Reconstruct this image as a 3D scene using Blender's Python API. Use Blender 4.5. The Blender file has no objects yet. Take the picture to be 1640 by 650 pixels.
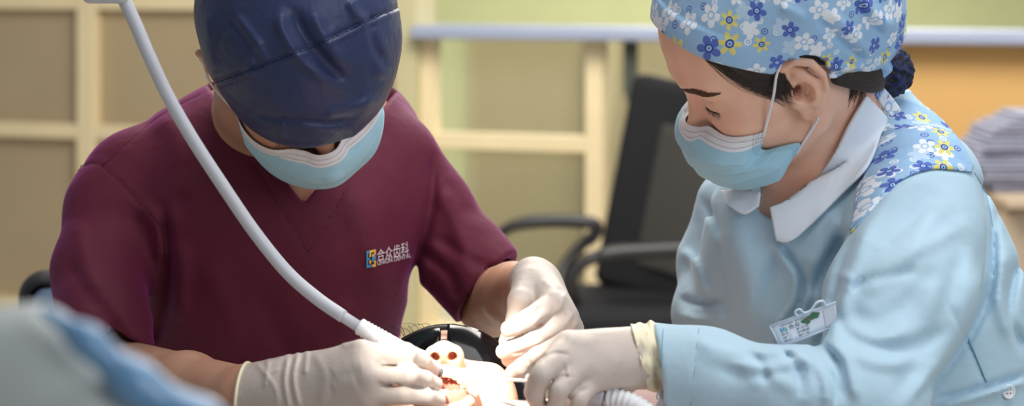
import bpy, bmesh, math, random
import numpy as np
from mathutils import Vector, Matrix

# ---------------------------------------------------------------- camera, world, lights, exposure
F_PX, CX, HOR, CAM_H = 3200.0, 820.0, -40.0, 1.35      # focal length in pixels of the 1640x650 frame, horizon line, camera height
scene = bpy.context.scene
COL = scene.collection
cam_data = bpy.data.cameras.new('camera')
cam = bpy.data.objects.new('camera', cam_data)
COL.objects.link(cam)
cam.location = (0, 0, CAM_H)
cam.rotation_euler = (math.pi / 2, 0, 0)
cam_data.sensor_fit = 'HORIZONTAL'
cam_data.sensor_width = 36.0
cam_data.lens = F_PX / 1640.0 * 36.0
cam_data.shift_y = -(325.0 - HOR) / 1640.0
cam_data.clip_start = 0.05
cam_data.dof.use_dof = True
cam_data.dof.focus_distance = 1.88
cam_data.dof.aperture_fstop = 5.0
scene.camera = cam

world = bpy.data.worlds.new('world')
scene.world = world
world.use_nodes = True
world.node_tree.nodes['Background'].inputs[0].default_value = (0.93, 0.96, 1.0, 1)
world.node_tree.nodes['Background'].inputs[1].default_value = 0.27

def area_light(name, loc, aim, size, power, color=(1, 1, 1), size_y=None):
    l = bpy.data.lights.new(name, 'AREA')
    l.energy = power; l.color = color; l.size = size
    if size_y: l.shape = 'RECTANGLE'; l.size_y = size_y
    o = bpy.data.objects.new(name, l); COL.objects.link(o)
    o.location = loc
    o.rotation_euler = (Vector(aim) - Vector(loc)).to_track_quat('-Z', 'Y').to_euler()
    return o

area_light('ceiling_panel_over_chair', (0.5, 1.6, 2.75), (0.3, 1.9, 1.0), 1.2, 27, (1.0, 0.98, 0.95))
area_light('ceiling_panel_behind_chair', (0.2, 3.9, 2.75), (0.1, 4.6, 0.6), 1.6, 125, (1.0, 0.95, 0.85))
area_light('front_fill', (1.9, -0.5, 2.1), (0.1, 1.9, 1.1), 1.6, 30, (0.88, 0.94, 1.0))  # soft cool fill added from behind the camera; no window stands there
area_light('ceiling_panel_far_room', (1.2, 8.2, 2.6), (0.8, 7.6, 0.8), 1.8, 120, (1.0, 0.95, 0.85))
spot = bpy.data.lights.new('operating_lamp_beam', 'SPOT')
spot.energy = 330; spot.color = (1.0, 0.92, 0.80); spot.spot_size = math.radians(8.2); spot.spot_blend = 0.55; spot.shadow_soft_size = 0.04
spot_o = bpy.data.objects.new('operating_lamp_beam', spot); COL.objects.link(spot_o)
spot_o.location = (-0.24, 1.08, 1.74)
spot_o.rotation_euler = (Vector((-0.022, 1.78, 0.985)) - spot_o.location).to_track_quat('-Z', 'Y').to_euler()

scene.view_settings.view_transform = 'Standard'
scene.view_settings.look = 'None'
scene.view_settings.gamma = 1.0
scene.view_settings.use_curve_mapping = False
scene.view_settings.exposure = 0.0
# ---------------------------------------------------------------- measuring helpers
def Q(px, py, d):
    """the point of the room that the photograph's pixel shows at distance d from the camera plane"""
    return np.array([(px - CX) / F_PX * d, d, CAM_H - (py - HOR) / F_PX * d])
def rp(r, d):
    return r * d / F_PX
def to_px(p):
    return np.stack([CX + F_PX * p[:, 0] / p[:, 1], HOR + F_PX * (CAM_H - p[:, 2]) / p[:, 1]], 1)
def frame(f, u):
    f = np.array(f, float); f /= np.linalg.norm(f)
    u = np.array(u, float); u -= f * (u @ f); u /= np.linalg.norm(u)
    return np.stack([np.cross(f, u), f, u], 1)          # columns: the person's right, forward, up
def spline(pts, n):
    """n points on a Catmull-Rom curve through pts, evenly spaced"""
    P = np.array(pts, float)
    P = np.vstack([2 * P[0] - P[1], P, 2 * P[-1] - P[-2]])
    out = []
    for i in range(1, len(P) - 2):
        t = np.linspace(0, 1, 24, endpoint=False)[:, None]
        a, b, c, d = P[i - 1], P[i], P[i + 1], P[i + 2]
        out.append(.5 * (2 * b + (c - a) * t + (2 * a - 5 * b + 4 * c - d) * t ** 2 + (3 * b - a - 3 * c + d) * t ** 3))
    out = np.vstack(out + [P[-2][None]])
    s = np.concatenate([[0], np.cumsum(np.linalg.norm(np.diff(out, axis=0), axis=1))])
    q = np.linspace(0, s[-1], n)
    return np.stack([np.interp(q, s, out[:, k]) for k in range(out.shape[1])], 1)

# ---------------------------------------------------------------- solid modelling: distance functions and their surfaces
FAR = 0.075
def culled(fn, cen, rad):
    cen = np.array(cen, float)
    def g(p):
        m = (p.min(0) + p.max(0)) * .5
        pr = np.linalg.norm(p.max(0) - m)
        lb = np.linalg.norm(m - cen) - pr - rad
        if lb > FAR: return np.full(len(p), lb)
        return fn(p)
    g.cen, g.rad = cen, rad
    return g
def cone(a, b, ra, rb=None):
    rb = ra if rb is None else rb
    a = np.array(a, float); b = np.array(b, float); ab = b - a; L2 = max(ab @ ab, 1e-12)
    def fn(p):
        pa = p - a
        t = np.clip(pa @ ab / L2, 0, 1)
        return np.sqrt(((pa - t[:, None] * ab) ** 2).sum(1)) - (ra + (rb - ra) * t)
    return culled(fn, (a + b) / 2, math.sqrt(L2) / 2 + max(ra, rb))
def ell(c, r, R=None):
    c = np.array(c, float); r = np.array(r, float)
    def fn(p):
        q = p - c
        if R is not None: q = q @ R
        k0 = np.sqrt(((q / r) ** 2).sum(1)) + 1e-9
        k1 = np.sqrt(((q / (r * r)) ** 2).sum(1)) + 1e-9
        return k0 * (k0 - 1) / k1
    return culled(fn, c, max(r))
def rbox(c, h, rr, R=None):
    c = np.array(c, float); h = np.array(h, float) - rr
    def fn(p):
        q = p - c
        if R is not None: q = q @ R
        q = np.abs(q) - h
        return np.sqrt((np.maximum(q, 0) ** 2).sum(1)) + np.minimum(q.max(1), 0) - rr
    return culled(fn, c, np.linalg.norm(h) + rr)
def smin(a, b, k):
    if k <= 0: return np.minimum(a, b)
    h = np.maximum(k - np.abs(a - b), 0) / k
    return np.minimum(a, b) - h * h * k * .25
def smax(a, b, k): return -smin(-a, -b, k)
def U(k, *fs):
    def fn(p):
        d = fs[0](p)
        for f in fs[1:]: d = smin(d, f(p), k)
        return d
    if all(hasattr(f, 'cen') for f in fs):
        cs = np.array([f.cen for f in fs]); c = (cs.min(0) + cs.max(0)) / 2
        return culled(fn, c, max(np.linalg.norm(f.cen - c) + f.rad for f in fs) + k * .25)
    return fn
def keepb(fn, src):
    return culled(fn, src.cen, src.rad) if hasattr(src, 'cen') else fn
def S(k, a, *bs):
    def fn(p):
        d = a(p)
        for b in bs: d = smax(d, -b(p), k)
        return d
    return keepb(fn, a)
def I(k, a, *bs):
    def fn(p):
        d = a(p)
        for b in bs: d = smax(d, b(p), k)
        return d
    return keepb(fn, a)
def off(a, t):
    r = lambda p: a(p) - t
    if hasattr(a, 'cen'): return culled(r, a.cen, a.rad + max(t, 0))
    return r
def half(c, n):
    c = np.array(c, float); n = np.array(n, float); n = n / np.linalg.norm(n)
    return lambda p: (p - c) @ n                         # inside where behind the plane
def chain(pts, rads, k=0.0):
    return U(k, *[cone(pts[i], pts[i + 1], rads[i], rads[i + 1]) for i in range(len(pts) - 1)])
def local(fn, R, c, rad=None):
    c = np.array(c, float)
    g = lambda p: fn((p - c) @ R)
    return culled(g, c, rad) if rad else g
def loft(z, cx, a, cy, b, n=2.4):
    """upright body of superelliptic cross sections; every argument is a list over heights z"""
    o = np.argsort(z); z, cx, a, cy, b = (np.array(v, float)[o] for v in (z, cx, a, cy, b))
    zz = np.linspace(z[0], z[-1], 200)
    sm = lambda v: np.convolve(np.pad(np.interp(zz, z, v), 9, mode='edge'), np.ones(19) / 19, 'valid')
    CXs, A, CYs, Bs = sm(cx), sm(a), sm(cy), sm(b)
    def fn(p):
        X = np.interp(p[:, 2], zz, CXs); AA = np.interp(p[:, 2], zz, A)
        Y = np.interp(p[:, 2], zz, CYs); BB = np.interp(p[:, 2], zz, Bs)
        v = ((np.abs(p[:, 0] - X) / AA) ** n + (np.abs(p[:, 1] - Y) / BB) ** n) ** (1 / n)
        d = (v - 1) * np.minimum(AA, BB) * .7
        return np.maximum(d, np.maximum(p[:, 2] - z[-1], z[0] - p[:, 2]))
    return fn
def folds(fn, items, noise=0.0, freq=18.0, seed=0, dmax=9.0):
    """cloth and skin folds: items are (polyline in photo pixels, height in metres, half width in pixels)"""
    rnd = np.random.RandomState(seed)
    W = rnd.normal(size=(5, 3)) * freq; ph = rnd.uniform(0, 6.28, 5)
    segs = []
    for poly, amp, w, *rng in items:
        rng = rng or (0.0, dmax); amp = max(-.0008 * w, min(.0008 * w, amp))
        P = np.array(poly, float)
        if len(P) > 2: P = spline(P, 4 * len(P))
        segs.append((P, amp, w, P.min(0) - 3 * w, P.max(0) + 3 * w, rng))
    def g(p):
        d = fn(p)
        m = np.abs(d) < .03
        if not m.any(): return d
        q = p[m]; px = to_px(q); add = np.zeros(len(q))
        for P, amp, w, lo, hi, rng in segs:
            mm = ((px > lo) & (px < hi)).all(1) & (q[:, 1] < rng[1] + .02) & (q[:, 1] > rng[0] - .02)
            if not mm.any(): continue
            x = px[mm]; best = np.full(len(x), 1e9); tt = np.zeros(len(x))
            for i in range(len(P) - 1):
                ab = P[i + 1] - P[i]; pa = x - P[i]
                t = np.clip(pa @ ab / (ab @ ab + 1e-9), 0, 1)
                e = ((pa - t[:, None] * ab) ** 2).sum(1)
                b = e < best; best[b] = e[b]; tt[b] = (i + t[b]) / (len(P) - 1)
            add[mm] += amp * np.exp(-best / (w * w)) * np.clip(6 * np.minimum(tt, 1 - tt) + .25, 0, 1) * np.clip(np.minimum(rng[1] - q[mm, 1], q[mm, 1] - rng[0]) / .04 + .5, 0, 1)
        if noise:
            add += noise * np.sin(q @ W.T + ph).sum(1) / 2.2
        fall = np.clip(1 - np.abs(d[m]) / .03, 0, 1)
        d[m] = d[m] - add * fall
        return d
    return keepb(g, fn)

def axis(lo, hi, h, fine=None):
    out = [lo]
    while out[-1] < hi:
        s = h
        for f in (fine or []):
            if f[0] <= out[-1] <= f[1]: s = min(s, f[2])
        out.append(out[-1] + s)
    while (len(out) - 1) % 8: out.append(out[-1] + h)
    return np.array(out)
def surface(fn, xs, ys, zs, iters=2):
    """the zero surface of fn as a closed net of quads"""
    B = 8
    n = [(len(a) - 1) // B for a in (xs, ys, zs)]
    ax = (xs, ys, zs)
    cs = [(a[:-1:B] + a[B::B]) / 2 for a in ax]; hs = [(a[B::B] - a[:-1:B]) / 2 for a in ax]
    C = np.stack(np.meshgrid(*cs, indexing='ij'), -1).reshape(-1, 3)
    Hd = np.linalg.norm(np.stack(np.meshgrid(*hs, indexing='ij'), -1).reshape(-1, 3), axis=1)
    idx = np.stack(np.meshgrid(*[np.arange(k) for k in n], indexing='ij'), -1).reshape(-1, 3)
    mort = np.zeros(len(idx), np.int64)
    for b in range(9):
        for k in range(3): mort |= ((idx[:, k].astype(np.int64) >> b) & 1) << (3 * b + k)
    o = np.argsort(mort); C, Hd, idx = C[o], Hd[o], idx[o]
    d = np.concatenate([fn(C[i:i + 64]) for i in range(0, len(C), 64)])
    act = np.abs(d) < Hd * 1.5 + .004
    idx = idx[act]
    NX, NY, NZ = len(xs) + 1, len(ys) + 1, len(zs) + 1
    key = lambda i, j, k: (i.astype(np.int64) * NY + j) * NZ + k
    r9 = np.arange(9); V = []; K = []; QD = []
    corners = np.array([(i, j, k) for i in (0, 1) for j in (0, 1) for k in (0, 1)])
    edges = [(a, b) for a in range(8) for b in range(a + 1, 8) if np.abs(corners[a] - corners[b]).sum() == 1]
    for s0 in range(0, len(idx), 24):
        ib = idx[s0:s0 + 24]; nb = len(ib)
        gi = [ib[:, k, None] * B + r9 for k in range(3)]
        P = np.empty((nb, 9, 9, 9, 3))
        P[..., 0] = xs[gi[0]][:, :, None, None]; P[..., 1] = ys[gi[1]][:, None, :, None]; P[..., 2] = zs[gi[2]][:, None, None, :]
        D = fn(P.reshape(-1, 3)).reshape(nb, 9, 9, 9)
        sg = D < 0
        st = [D[:, c[0]:c[0] + 8, c[1]:c[1] + 8, c[2]:c[2] + 8] for c in corners]
        cnt = sum((x < 0).astype(np.int8) for x in st)
        m = (cnt > 0) & (cnt < 8)
        w = np.argwhere(m)
        if len(w):
            val = np.stack([x[m] for x in st], 1)
            acc = np.zeros((len(w), 3)); num = np.zeros(len(w))
            for a, b in edges:
                va, vb = val[:, a], val[:, b]
                cr = (va < 0) != (vb < 0)
                t = np.where(cr, va / np.where(cr, va - vb, 1), 0)
                pt = corners[a] + t[:, None] * (corners[b] - corners[a])
                acc += pt * cr[:, None]; num += cr
            fr = acc / num[:, None]
            ci = ib[w[:, 0]] * B + w[:, 1:]
            V.append(np.stack([a[ci[:, k]] + fr[:, k] * (a[ci[:, k] + 1] - a[ci[:, k]]) for k, a in enumerate(ax)], 1))
            K.append(key(ci[:, 0], ci[:, 1], ci[:, 2]))
        for axn in range(3):
            sl0 = [slice(None)] + [slice(0, 8)] * 3; sl1 = list(sl0); sl1[1 + axn] = slice(1, 9)
            A0, A1 = sg[tuple(sl0)], sg[tuple(sl1)]
            w = np.argwhere(A0 != A1)
            if not len(w): continue
            flip = A0[tuple(w.T)]
            ci = ib[w[:, 0]] * B + w[:, 1:]
            u, v = [(1, 2), (2, 0), (0, 1)][axn]
            q = []
            for du, dv in ((1, 1), (0, 1), (0, 0), (1, 0)):
                c = ci.copy(); c[:, u] -= du; c[:, v] -= dv
                q.append(key(c[:, 0], c[:, 1], c[:, 2]))
            q = np.stack(q, 1); q[~flip] = q[~flip][:, ::-1]
            QD.append(q)
    V = np.vstack(V); K = np.concatenate(K); QD = np.vstack(QD)
    for it in range(iters):
        for s0 in range(0, len(V), 6000):
            v = V[s0:s0 + 6000]; e = 4e-4
            T = np.array([(1, -1, -1), (-1, -1, 1), (-1, 1, -1), (1, 1, 1)], float)
            g = np.zeros_like(v); mean = 0
            for t in T:
                dv = fn(v + t * e); g += dv[:, None] * t; mean = mean + dv
            g /= 4 * e; mean /= 4
            gn = (g ** 2).sum(1)[:, None]
            w = v - np.clip(mean[:, None] * g / np.maximum(gn, .3), -.0012, .0012) * (.9 if it == 0 else .7)
            better = np.abs(fn(w)) <= np.abs(mean) * .9
            V[s0:s0 + 6000] = np.where(better[:, None], w, v)
    so = np.argsort(K); Ks = K[so]
    pos = np.searchsorted(Ks, QD); pos = np.clip(pos, 0, len(Ks) - 1)
    ok = (Ks[pos] == QD).all(1)
    return V, so[pos[ok]]
def project(fn, p, n=12, lim=.01):
    p = np.array(p, float)
    for _ in range(n):
        e = 5e-4
        g = np.stack([(fn(p + np.eye(3)[k] * e) - fn(p - np.eye(3)[k] * e)) / (2 * e) for k in range(3)], 1)
        p = p - np.clip(fn(p)[:, None] * g / np.maximum((g ** 2).sum(1)[:, None], .2), -lim, lim)
    return p
def normals(fn, p):
    e = 8e-4
    g = np.stack([(fn(p + np.eye(3)[k] * e) - fn(p - np.eye(3)[k] * e)) / (2 * e) for k in range(3)], 1)
    return g / np.linalg.norm(g, axis=1)[:, None]
def march(fn, px, d0, d1, lift=0.0):
    """where the sight lines through the photo points px meet the solid fn, nearest approach if they miss"""
    px = np.array(px, float)
    a = np.array([Q(x, y, 1.0) for x, y in px]) - np.array([0, 0, CAM_H])
    d = np.full(len(px), float(d0)); bd = d.copy(); bv = np.full(len(px), 1e9)
    for _ in range(160):
        p = a * d[:, None] + np.array([0, 0, CAM_H])
        v = fn(p) - lift
        b = v < bv; bv[b] = v[b]; bd[b] = d[b]
        d = np.where(v > 4e-5, np.minimum(d + np.maximum(v, 6e-4) * .75, d1), d)
        if ((v <= 4e-5) | (d >= d1)).all(): break
    p = a * bd[:, None] + np.array([0, 0, CAM_H])
    miss = bv > 2e-3
    if miss.any(): p[miss] = project(lambda x: fn(x) - lift, p[miss], 8)
    return p

# ---------------------------------------------------------------- making objects
def mesh_obj(name, V, faces, mat, parent=None, smooth=True, loc=None, attrs=None):
    V = np.asarray(V, float)
    me = bpy.data.meshes.new(name)
    if loc is not None: V = V - np.array(loc)
    if isinstance(faces, np.ndarray) and faces.ndim == 2:
        k = faces.shape[1]
        me.vertices.add(len(V)); me.vertices.foreach_set('co', V.astype(np.float32).ravel())
        me.loops.add(faces.size); me.loops.foreach_set('vertex_index', faces.astype(np.int32).ravel())
        me.polygons.add(len(faces)); me.polygons.foreach_set('loop_start', np.arange(0, faces.size, k, dtype=np.int32))
        me.update(calc_edges=True)
    else:
        me.from_pydata([tuple(v) for v in V], [], [tuple(f) for f in faces]); me.update()
    me.validate()
    if smooth: me.polygons.foreach_set('use_smooth', np.ones(len(me.polygons), bool))
    for an, av in (attrs or {}).items():
        t = 'FLOAT_VECTOR' if np.ndim(av) == 2 else 'FLOAT'
        at = me.attributes.new(an, t, 'POINT')
        at.data.foreach_set('vector' if t == 'FLOAT_VECTOR' else 'value', np.asarray(av, np.float32).ravel())
    if mat: me.materials.append(mat)
    o = bpy.data.objects.new(name, me); COL.objects.link(o)
    if loc is not None: o.location = loc
    if parent is not None: o.parent = parent
    return o
def tag(o, label=None, cat=None, group=None, kind=None):
    if label: o['label'] = label
    if cat: o['category'] = cat
    if group: o['group'] = group
    if kind: o['kind'] = kind
    return o
def thing(name, label, cat, group=None, loc=(0, 0, 0)):
    o = bpy.data.objects.new(name, None); COL.objects.link(o); o.empty_display_size = .05
    return tag(o, label, cat, group)
def solid(name, fn, lo, hi, h, mat, parent=None, fine=None, attrs=None, iters=2):
    fine = fine or {}
    V, Fq = surface(fn, *[axis(lo[k], hi[k], h, fine.get('xyz'[k])) for k in range(3)], iters=iters)
    return mesh_obj(name, V, Fq, mat, parent, attrs={k: f(V) for k, f in (attrs or {}).items()})
class MB:
    """collects boxes, tubes and sheets for ONE mesh"""
    def __init__(s): s.V = []; s.F = []
    def add(s, V, Fc):
        b = len(s.V); s.V += [tuple(v) for v in V]; s.F += [tuple(i + b for i in f) for f in Fc]; return s
    def tube(s, pts, rads, n=10, caps=True):
        P = np.array(pts, float); rads = np.broadcast_to(np.array(rads, float), (len(P),))
        T = np.gradient(P, axis=0); T /= np.linalg.norm(T, axis=1)[:, None] + 1e-12
        a = np.array([0, 0, 1.]) if abs(T[0][2]) < .9 else np.array([1., 0, 0])
        N = np.cross(T[0], a); N /= np.linalg.norm(N); V = []; Fc = []
        for i in range(len(P)):
            N = N - T[i] * (N @ T[i]); N /= np.linalg.norm(N); Bn = np.cross(T[i], N)
            for j in range(n):
                t = 2 * math.pi * j / n
                V.append(P[i] + rads[i] * (math.cos(t) * N + math.sin(t) * Bn))
        for i in range(len(P) - 1):
            for j in range(n):
                Fc.append((i * n + j, i * n + (j + 1) % n, (i + 1) * n + (j + 1) % n, (i + 1) * n + j))
        if caps: Fc += [tuple(range(n))[::-1], tuple((len(P) - 1) * n + j for j in range(n))]
        return s.add(V, Fc)
    def box(s, c, h, R=None):
        R = np.eye(3) if R is None else R
        V = [np.array(c) + R @ (np.array(h) * np.array((x, y, z))) for x in (-1, 1) for y in (-1, 1) for z in (-1, 1)]
        return s.add(V, [(0, 1, 3, 2), (4, 6, 7, 5), (0, 4, 5, 1), (2, 3, 7, 6), (0, 2, 6, 4), (1, 5, 7, 3)])
    def sheet(s, G, thick):
        """a cloth sheet over a grid of points G[v][u], given a real thickness"""
        G = np.asarray(G, float); nv, nu = G.shape[:2]
        du = np.gradient(G, axis=1); dv = np.gradient(G, axis=0)
        N = np.cross(du, dv); N /= np.linalg.norm(N, axis=2)[..., None] + 1e-12
        A = G.reshape(-1, 3); Bk = (G - N * thick).reshape(-1, 3); m = nv * nu
        Fc = []
        for i in range(nv - 1):
            for j in range(nu - 1):
                a, b, c, d = i * nu + j, i * nu + j + 1, (i + 1) * nu + j + 1, (i + 1) * nu + j
                Fc += [(a, b, c, d), (a + m, d + m, c + m, b + m)]
        ring = [j for j in range(nu)] + [i * nu + nu - 1 for i in range(1, nv)] + [(nv - 1) * nu + j for j in range(nu - 2, -1, -1)] + [i * nu for i in range(nv - 2, 0, -1)]
        for a, b in zip(ring, ring[1:] + ring[:1]): Fc.append((a, a + m, b + m, b))
        return s.add(np.vstack([A, Bk]), Fc)
    def make(s, name, mat, parent=None, smooth=True, attrs=None, bevel=0):
        o = mesh_obj(name, np.array(s.V), s.F, mat, parent, smooth, attrs=attrs)
        if bevel:
            m = o.modifiers.new('bevel', 'BEVEL'); m.width = bevel; m.segments = 3; m.limit_method = 'ANGLE'
        return o
def fill(top, bot, nv, nu):
    """photo-point grid between two outlines"""
    a, b = spline(top, nu), spline(bot, nu)
    t = np.linspace(0, 1, nv)[:, None, None]
    return a[None] * (1 - t) + b[None] * t
def patch(name, fn, top, bot, nv, nu, d0, d1, lift, thick, mat, parent, attrs=None, edge=0):
    G2 = fill(top, bot, nv, nu)
    P = march(fn, G2.reshape(-1, 2), d0, d1, lift).reshape(nv, nu, 3)
    mb = MB().sheet(P, thick)
    su = np.concatenate([np.zeros((nv, 1)), np.cumsum(np.linalg.norm(np.diff(P, axis=1), axis=2), axis=1)], 1)
    sv = np.concatenate([np.zeros((1, nu)), np.cumsum(np.linalg.norm(np.diff(P, axis=0), axis=2), axis=0)], 0)
    uv = np.stack([su, -sv, 0 * su], -1).reshape(-1, 3)
    return mb.make(name, mat, parent, attrs={k: f(np.array(mb.V)) for k, f in attrs.items()} if attrs else {'fuv': np.vstack([uv, uv])})

def seams(name, fn, lines, r, mat, parent, dash=0, d0=1.5, d1=2.4):
    for ln in lines:
        mb = MB(); n = max(12, int(np.abs(np.diff(np.array(ln, float), axis=0)).sum() / 3.5))
        P = march(fn, spline(ln, n), d0, d1, r * .3)
        if dash:
            for i in range(0, n - 2, dash): mb.tube(P[i:i + 2], r, 5)
        else: mb.tube(P, r, 6)
        mb.make(name, mat, parent)
# ---------------------------------------------------------------- materials
class NT:
    def __init__(s, name):
        s.m = bpy.data.materials.new(name); s.m.use_nodes = True
        s.t = s.m.node_tree; s.b = s.t.nodes['Principled BSDF']
    def node(s, typ, **kw):
        n = s.t.nodes.new(typ)
        for k, v in kw.items(): setattr(n, k, v)
        return n
    def link(s, a, b): s.t.links.new(a, b)
    def put(s, sock, v):
        if isinstance(v, (int, float)): sock.default_value = v
        elif isinstance(v, tuple): sock.default_value = v if len(v) != 3 or sock.type == 'VECTOR' else v + (1,)
        else: s.link(v, sock)
    def math(s, op, a, b=0.0, c=None):
        n = s.node('ShaderNodeMath', operation=op)
        s.put(n.inputs[0], a); s.put(n.inputs[1], b)
        if c is not None: s.put(n.inputs[2], c)
        return n.outputs[0]
    def vmath(s, op, a, b=(0, 0, 0), scale=None):
        n = s.node('ShaderNodeVectorMath', operation=op)
        s.put(n.inputs[0], a); s.put(n.inputs[1], b)
        if scale is not None: s.put(n.inputs['Scale'], scale)
        return n.outputs['Value' if op in ('LENGTH', 'DOT_PRODUCT', 'DISTANCE') else 'Vector']
    def mix(s, fac, a, b):
        n = s.node('ShaderNodeMix', data_type='RGBA')
        s.put(n.inputs[0], fac); s.put(n.inputs[6], a); s.put(n.inputs[7], b)
        return n.outputs[2]
    def attr(s, name):
        n = s.node('ShaderNodeAttribute', attribute_name=name)
        return n
    def coord(s, which='Object'): return s.node('ShaderNodeTexCoord').outputs[which]
    def noise(s, vec, scale, detail=3.0, rough=.5):
        n = s.node('ShaderNodeTexNoise'); s.put(n.inputs['Vector'], vec)
        n.inputs['Scale'].default_value = scale; n.inputs['Detail'].default_value = detail; n.inputs['Roughness'].default_value = rough
        return n.outputs[0]
    def bump(s, height, strength, dist, normal=None):
        n = s.node('ShaderNodeBump'); n.inputs['Strength'].default_value = strength; n.inputs['Distance'].default_value = dist
        s.put(n.inputs['Height'], height)
        if normal is not None: s.link(normal, n.inputs['Normal'])
        s.link(n.outputs[0], s.b.inputs['Normal']); return n.outputs[0]
    def set(s, **kw):
        names = {'base': 'Base Color', 'rough': 'Roughness', 'metal': 'Metallic', 'sss': 'Subsurface Weight', 'sss_r': 'Subsurface Radius', 'sss_s': 'Subsurface Scale',
                 'sheen': 'Sheen Weight', 'sheen_r': 'Sheen Roughness', 'spec': 'Specular IOR Level', 'coat': 'Coat Weight', 'trans': 'Transmission Weight', 'alpha': 'Alpha', 'emit': 'Emission Color', 'emit_s': 'Emission Strength', 'ior': 'IOR'}
        for k, v in kw.items(): s.put(s.b.inputs[names[k]], v)
        return s
def lin(r, g, b):
    f = lambda c: (c / 255) / 12.92 if c / 255 <= .04045 else ((c / 255 + .055) / 1.055) ** 2.4
    return (f(r), f(g), f(b))
def plain(name, rgb, rough=.5, spec=.5, var=.06, vscale=8.0, bump=0.0, bscale=300.0, **kw):
    n = NT(name); c = lin(*rgb); co = n.coord()
    v = n.noise(co, vscale, 3)
    dark = tuple(x * (1 - var) for x in c); lite = tuple(min(1, x * (1 + var)) for x in c)
    n.set(base=n.mix(v, dark, lite), rough=rough, spec=spec, **kw)
    if bump: n.bump(n.noise(co, bscale, 2), bump, .001)
    return n.m
def cloth(name, rgb, rough=.85, sheen=.15, weave=900.0, strength=.25, var=.05, wrinkle=0.0, tint=None):
    n = NT(name); c = lin(*rgb); co = n.coord()
    v = n.noise(co, 14, 4)
    n.set(base=n.mix(v, tuple(x * (1 - var) for x in c), tuple(min(1, x * (1 + var)) for x in c)), rough=rough, sheen=sheen, sheen_r=.4, spec=.25)
    if tint: n.put(n.b.inputs['Sheen Tint'], tint)
    w = n.node('ShaderNodeTexWave', wave_type='BANDS', bands_direction='DIAGONAL'); n.link(co, w.inputs['Vector']); w.inputs['Scale'].default_value = weave
    w2 = n.node('ShaderNodeTexWave', wave_type='BANDS', bands_direction='X'); n.link(co, w2.inputs['Vector']); w2.inputs['Scale'].default_value = weave
    h = n.math('ADD', w.outputs['Fac'], w2.outputs['Fac'])
    nb = n.bump(h, strength, .0002)
    if wrinkle: n.bump(n.noise(co, 22, 3, .55), wrinkle, .01, nb)
    return n.m
# ---------------------------------------------------------------- the room: floor, glazed partition with its ledge, the rooms behind it
W_D0, W_T = 6.5, .35                                   # the partition runs at a slant, nearer on the right
w_dir = np.array((1, -W_T, 0)); w_dir /= np.linalg.norm(w_dir); w_nrm = np.array((w_dir[1], -w_dir[0], 0)); w_nrm = -w_nrm if w_nrm[1] > 0 else w_nrm
W_R = np.stack([w_dir, -w_nrm, np.array((0, 0, 1.))], 1)
def wall_at(px, py, back=0.0):
    Y = W_D0 / (1 + W_T * (px - CX) / F_PX)
    p = Q(px, py, Y); return p - w_nrm * back
def slab(name, px0, px1, z0, z1, y0, y1, mat, parent=None, kind='structure', bevel=.004):
    """a board of the partition between two photo columns, from z0 to z1, y0 to y1 behind its face"""
    a, b = wall_at(px0, 0), wall_at(px1, 0)
    a[2] = b[2] = 0; c = (a + b) / 2 - w_nrm * (y0 + y1) / 2 + np.array((0, 0, (z0 + z1) / 2))
    o = MB().box(c, (np.linalg.norm(b - a) / 2, abs(y1 - y0) / 2, abs(z1 - z0) / 2), W_R).make(name, mat, parent, smooth=False, bevel=bevel)
    if kind and parent is None: o['kind'] = kind
    return o
zw = lambda px, py: wall_at(px, py)[2]
m_cream = plain('cream_painted_frame', (236, 218, 178), .5)
m_taupe = plain('frosted_glass_taupe', (176, 158, 128), .35, .5, .10, 3)
m_green = plain('pale_green_wall', (204, 210, 162), .9, .2)
m_beige = plain('beige_wall', (186, 178, 142), .9, .2)
m_wood = plain('tan_wood_panel', (214, 170, 108), .6, .3, .08, 3)
m_ledge = plain('grey_blue_ledge', (158, 168, 194), .5)
m_floor = plain('pale_floor_tile', (190, 184, 170), .4)
m_shelf = plain('olive_shelf', (120, 116, 78), .7)
m_column = plain('pale_column', (200, 192, 152), .8)
m_dark = plain('dark_green_metal', (70, 76, 70), .6)
tag(MB().box((0, 4.5, -.02), (4.5, 6.0, .02)).make('floor', m_floor, smooth=False), kind='structure')
tag(MB().box((0, 10.2, 1.4), (5, .05, 1.4)).make('wall_back', m_green, smooth=False), kind='structure')
# glazed partition, left part: tall frosted panes in cream frames
z_sill = zw(60, 486); z_rail = zw(60, 209); z_top = zw(200, 2)
w1 = slab('window_1', -420, 648, z_sill, 2.4, .05, .062, m_taupe)
for x0, x1 in ((122, 150), (398, 424), (-190, -164)): slab('mullion', x0, x1, z_sill, 2.4, .0, .05, m_cream, w1)
slab('rail', -420, 640, z_rail - .026, z_rail + .026, .004, .05, m_cream, w1); slab('rail', -420, 640, z_top - .03, z_top + .03, .004, .05, m_cream, w1)
slab('trim_1', -420, 1040, z_sill - .05, z_sill + .015, -.03, .08, m_cream)
slab('wall_left', -420, 1040, 0, z_sill - .05, .0, .08, m_beige)
slab('trim_2', 640, 676, z_sill, 2.4, -.05, .12, m_column)
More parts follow.
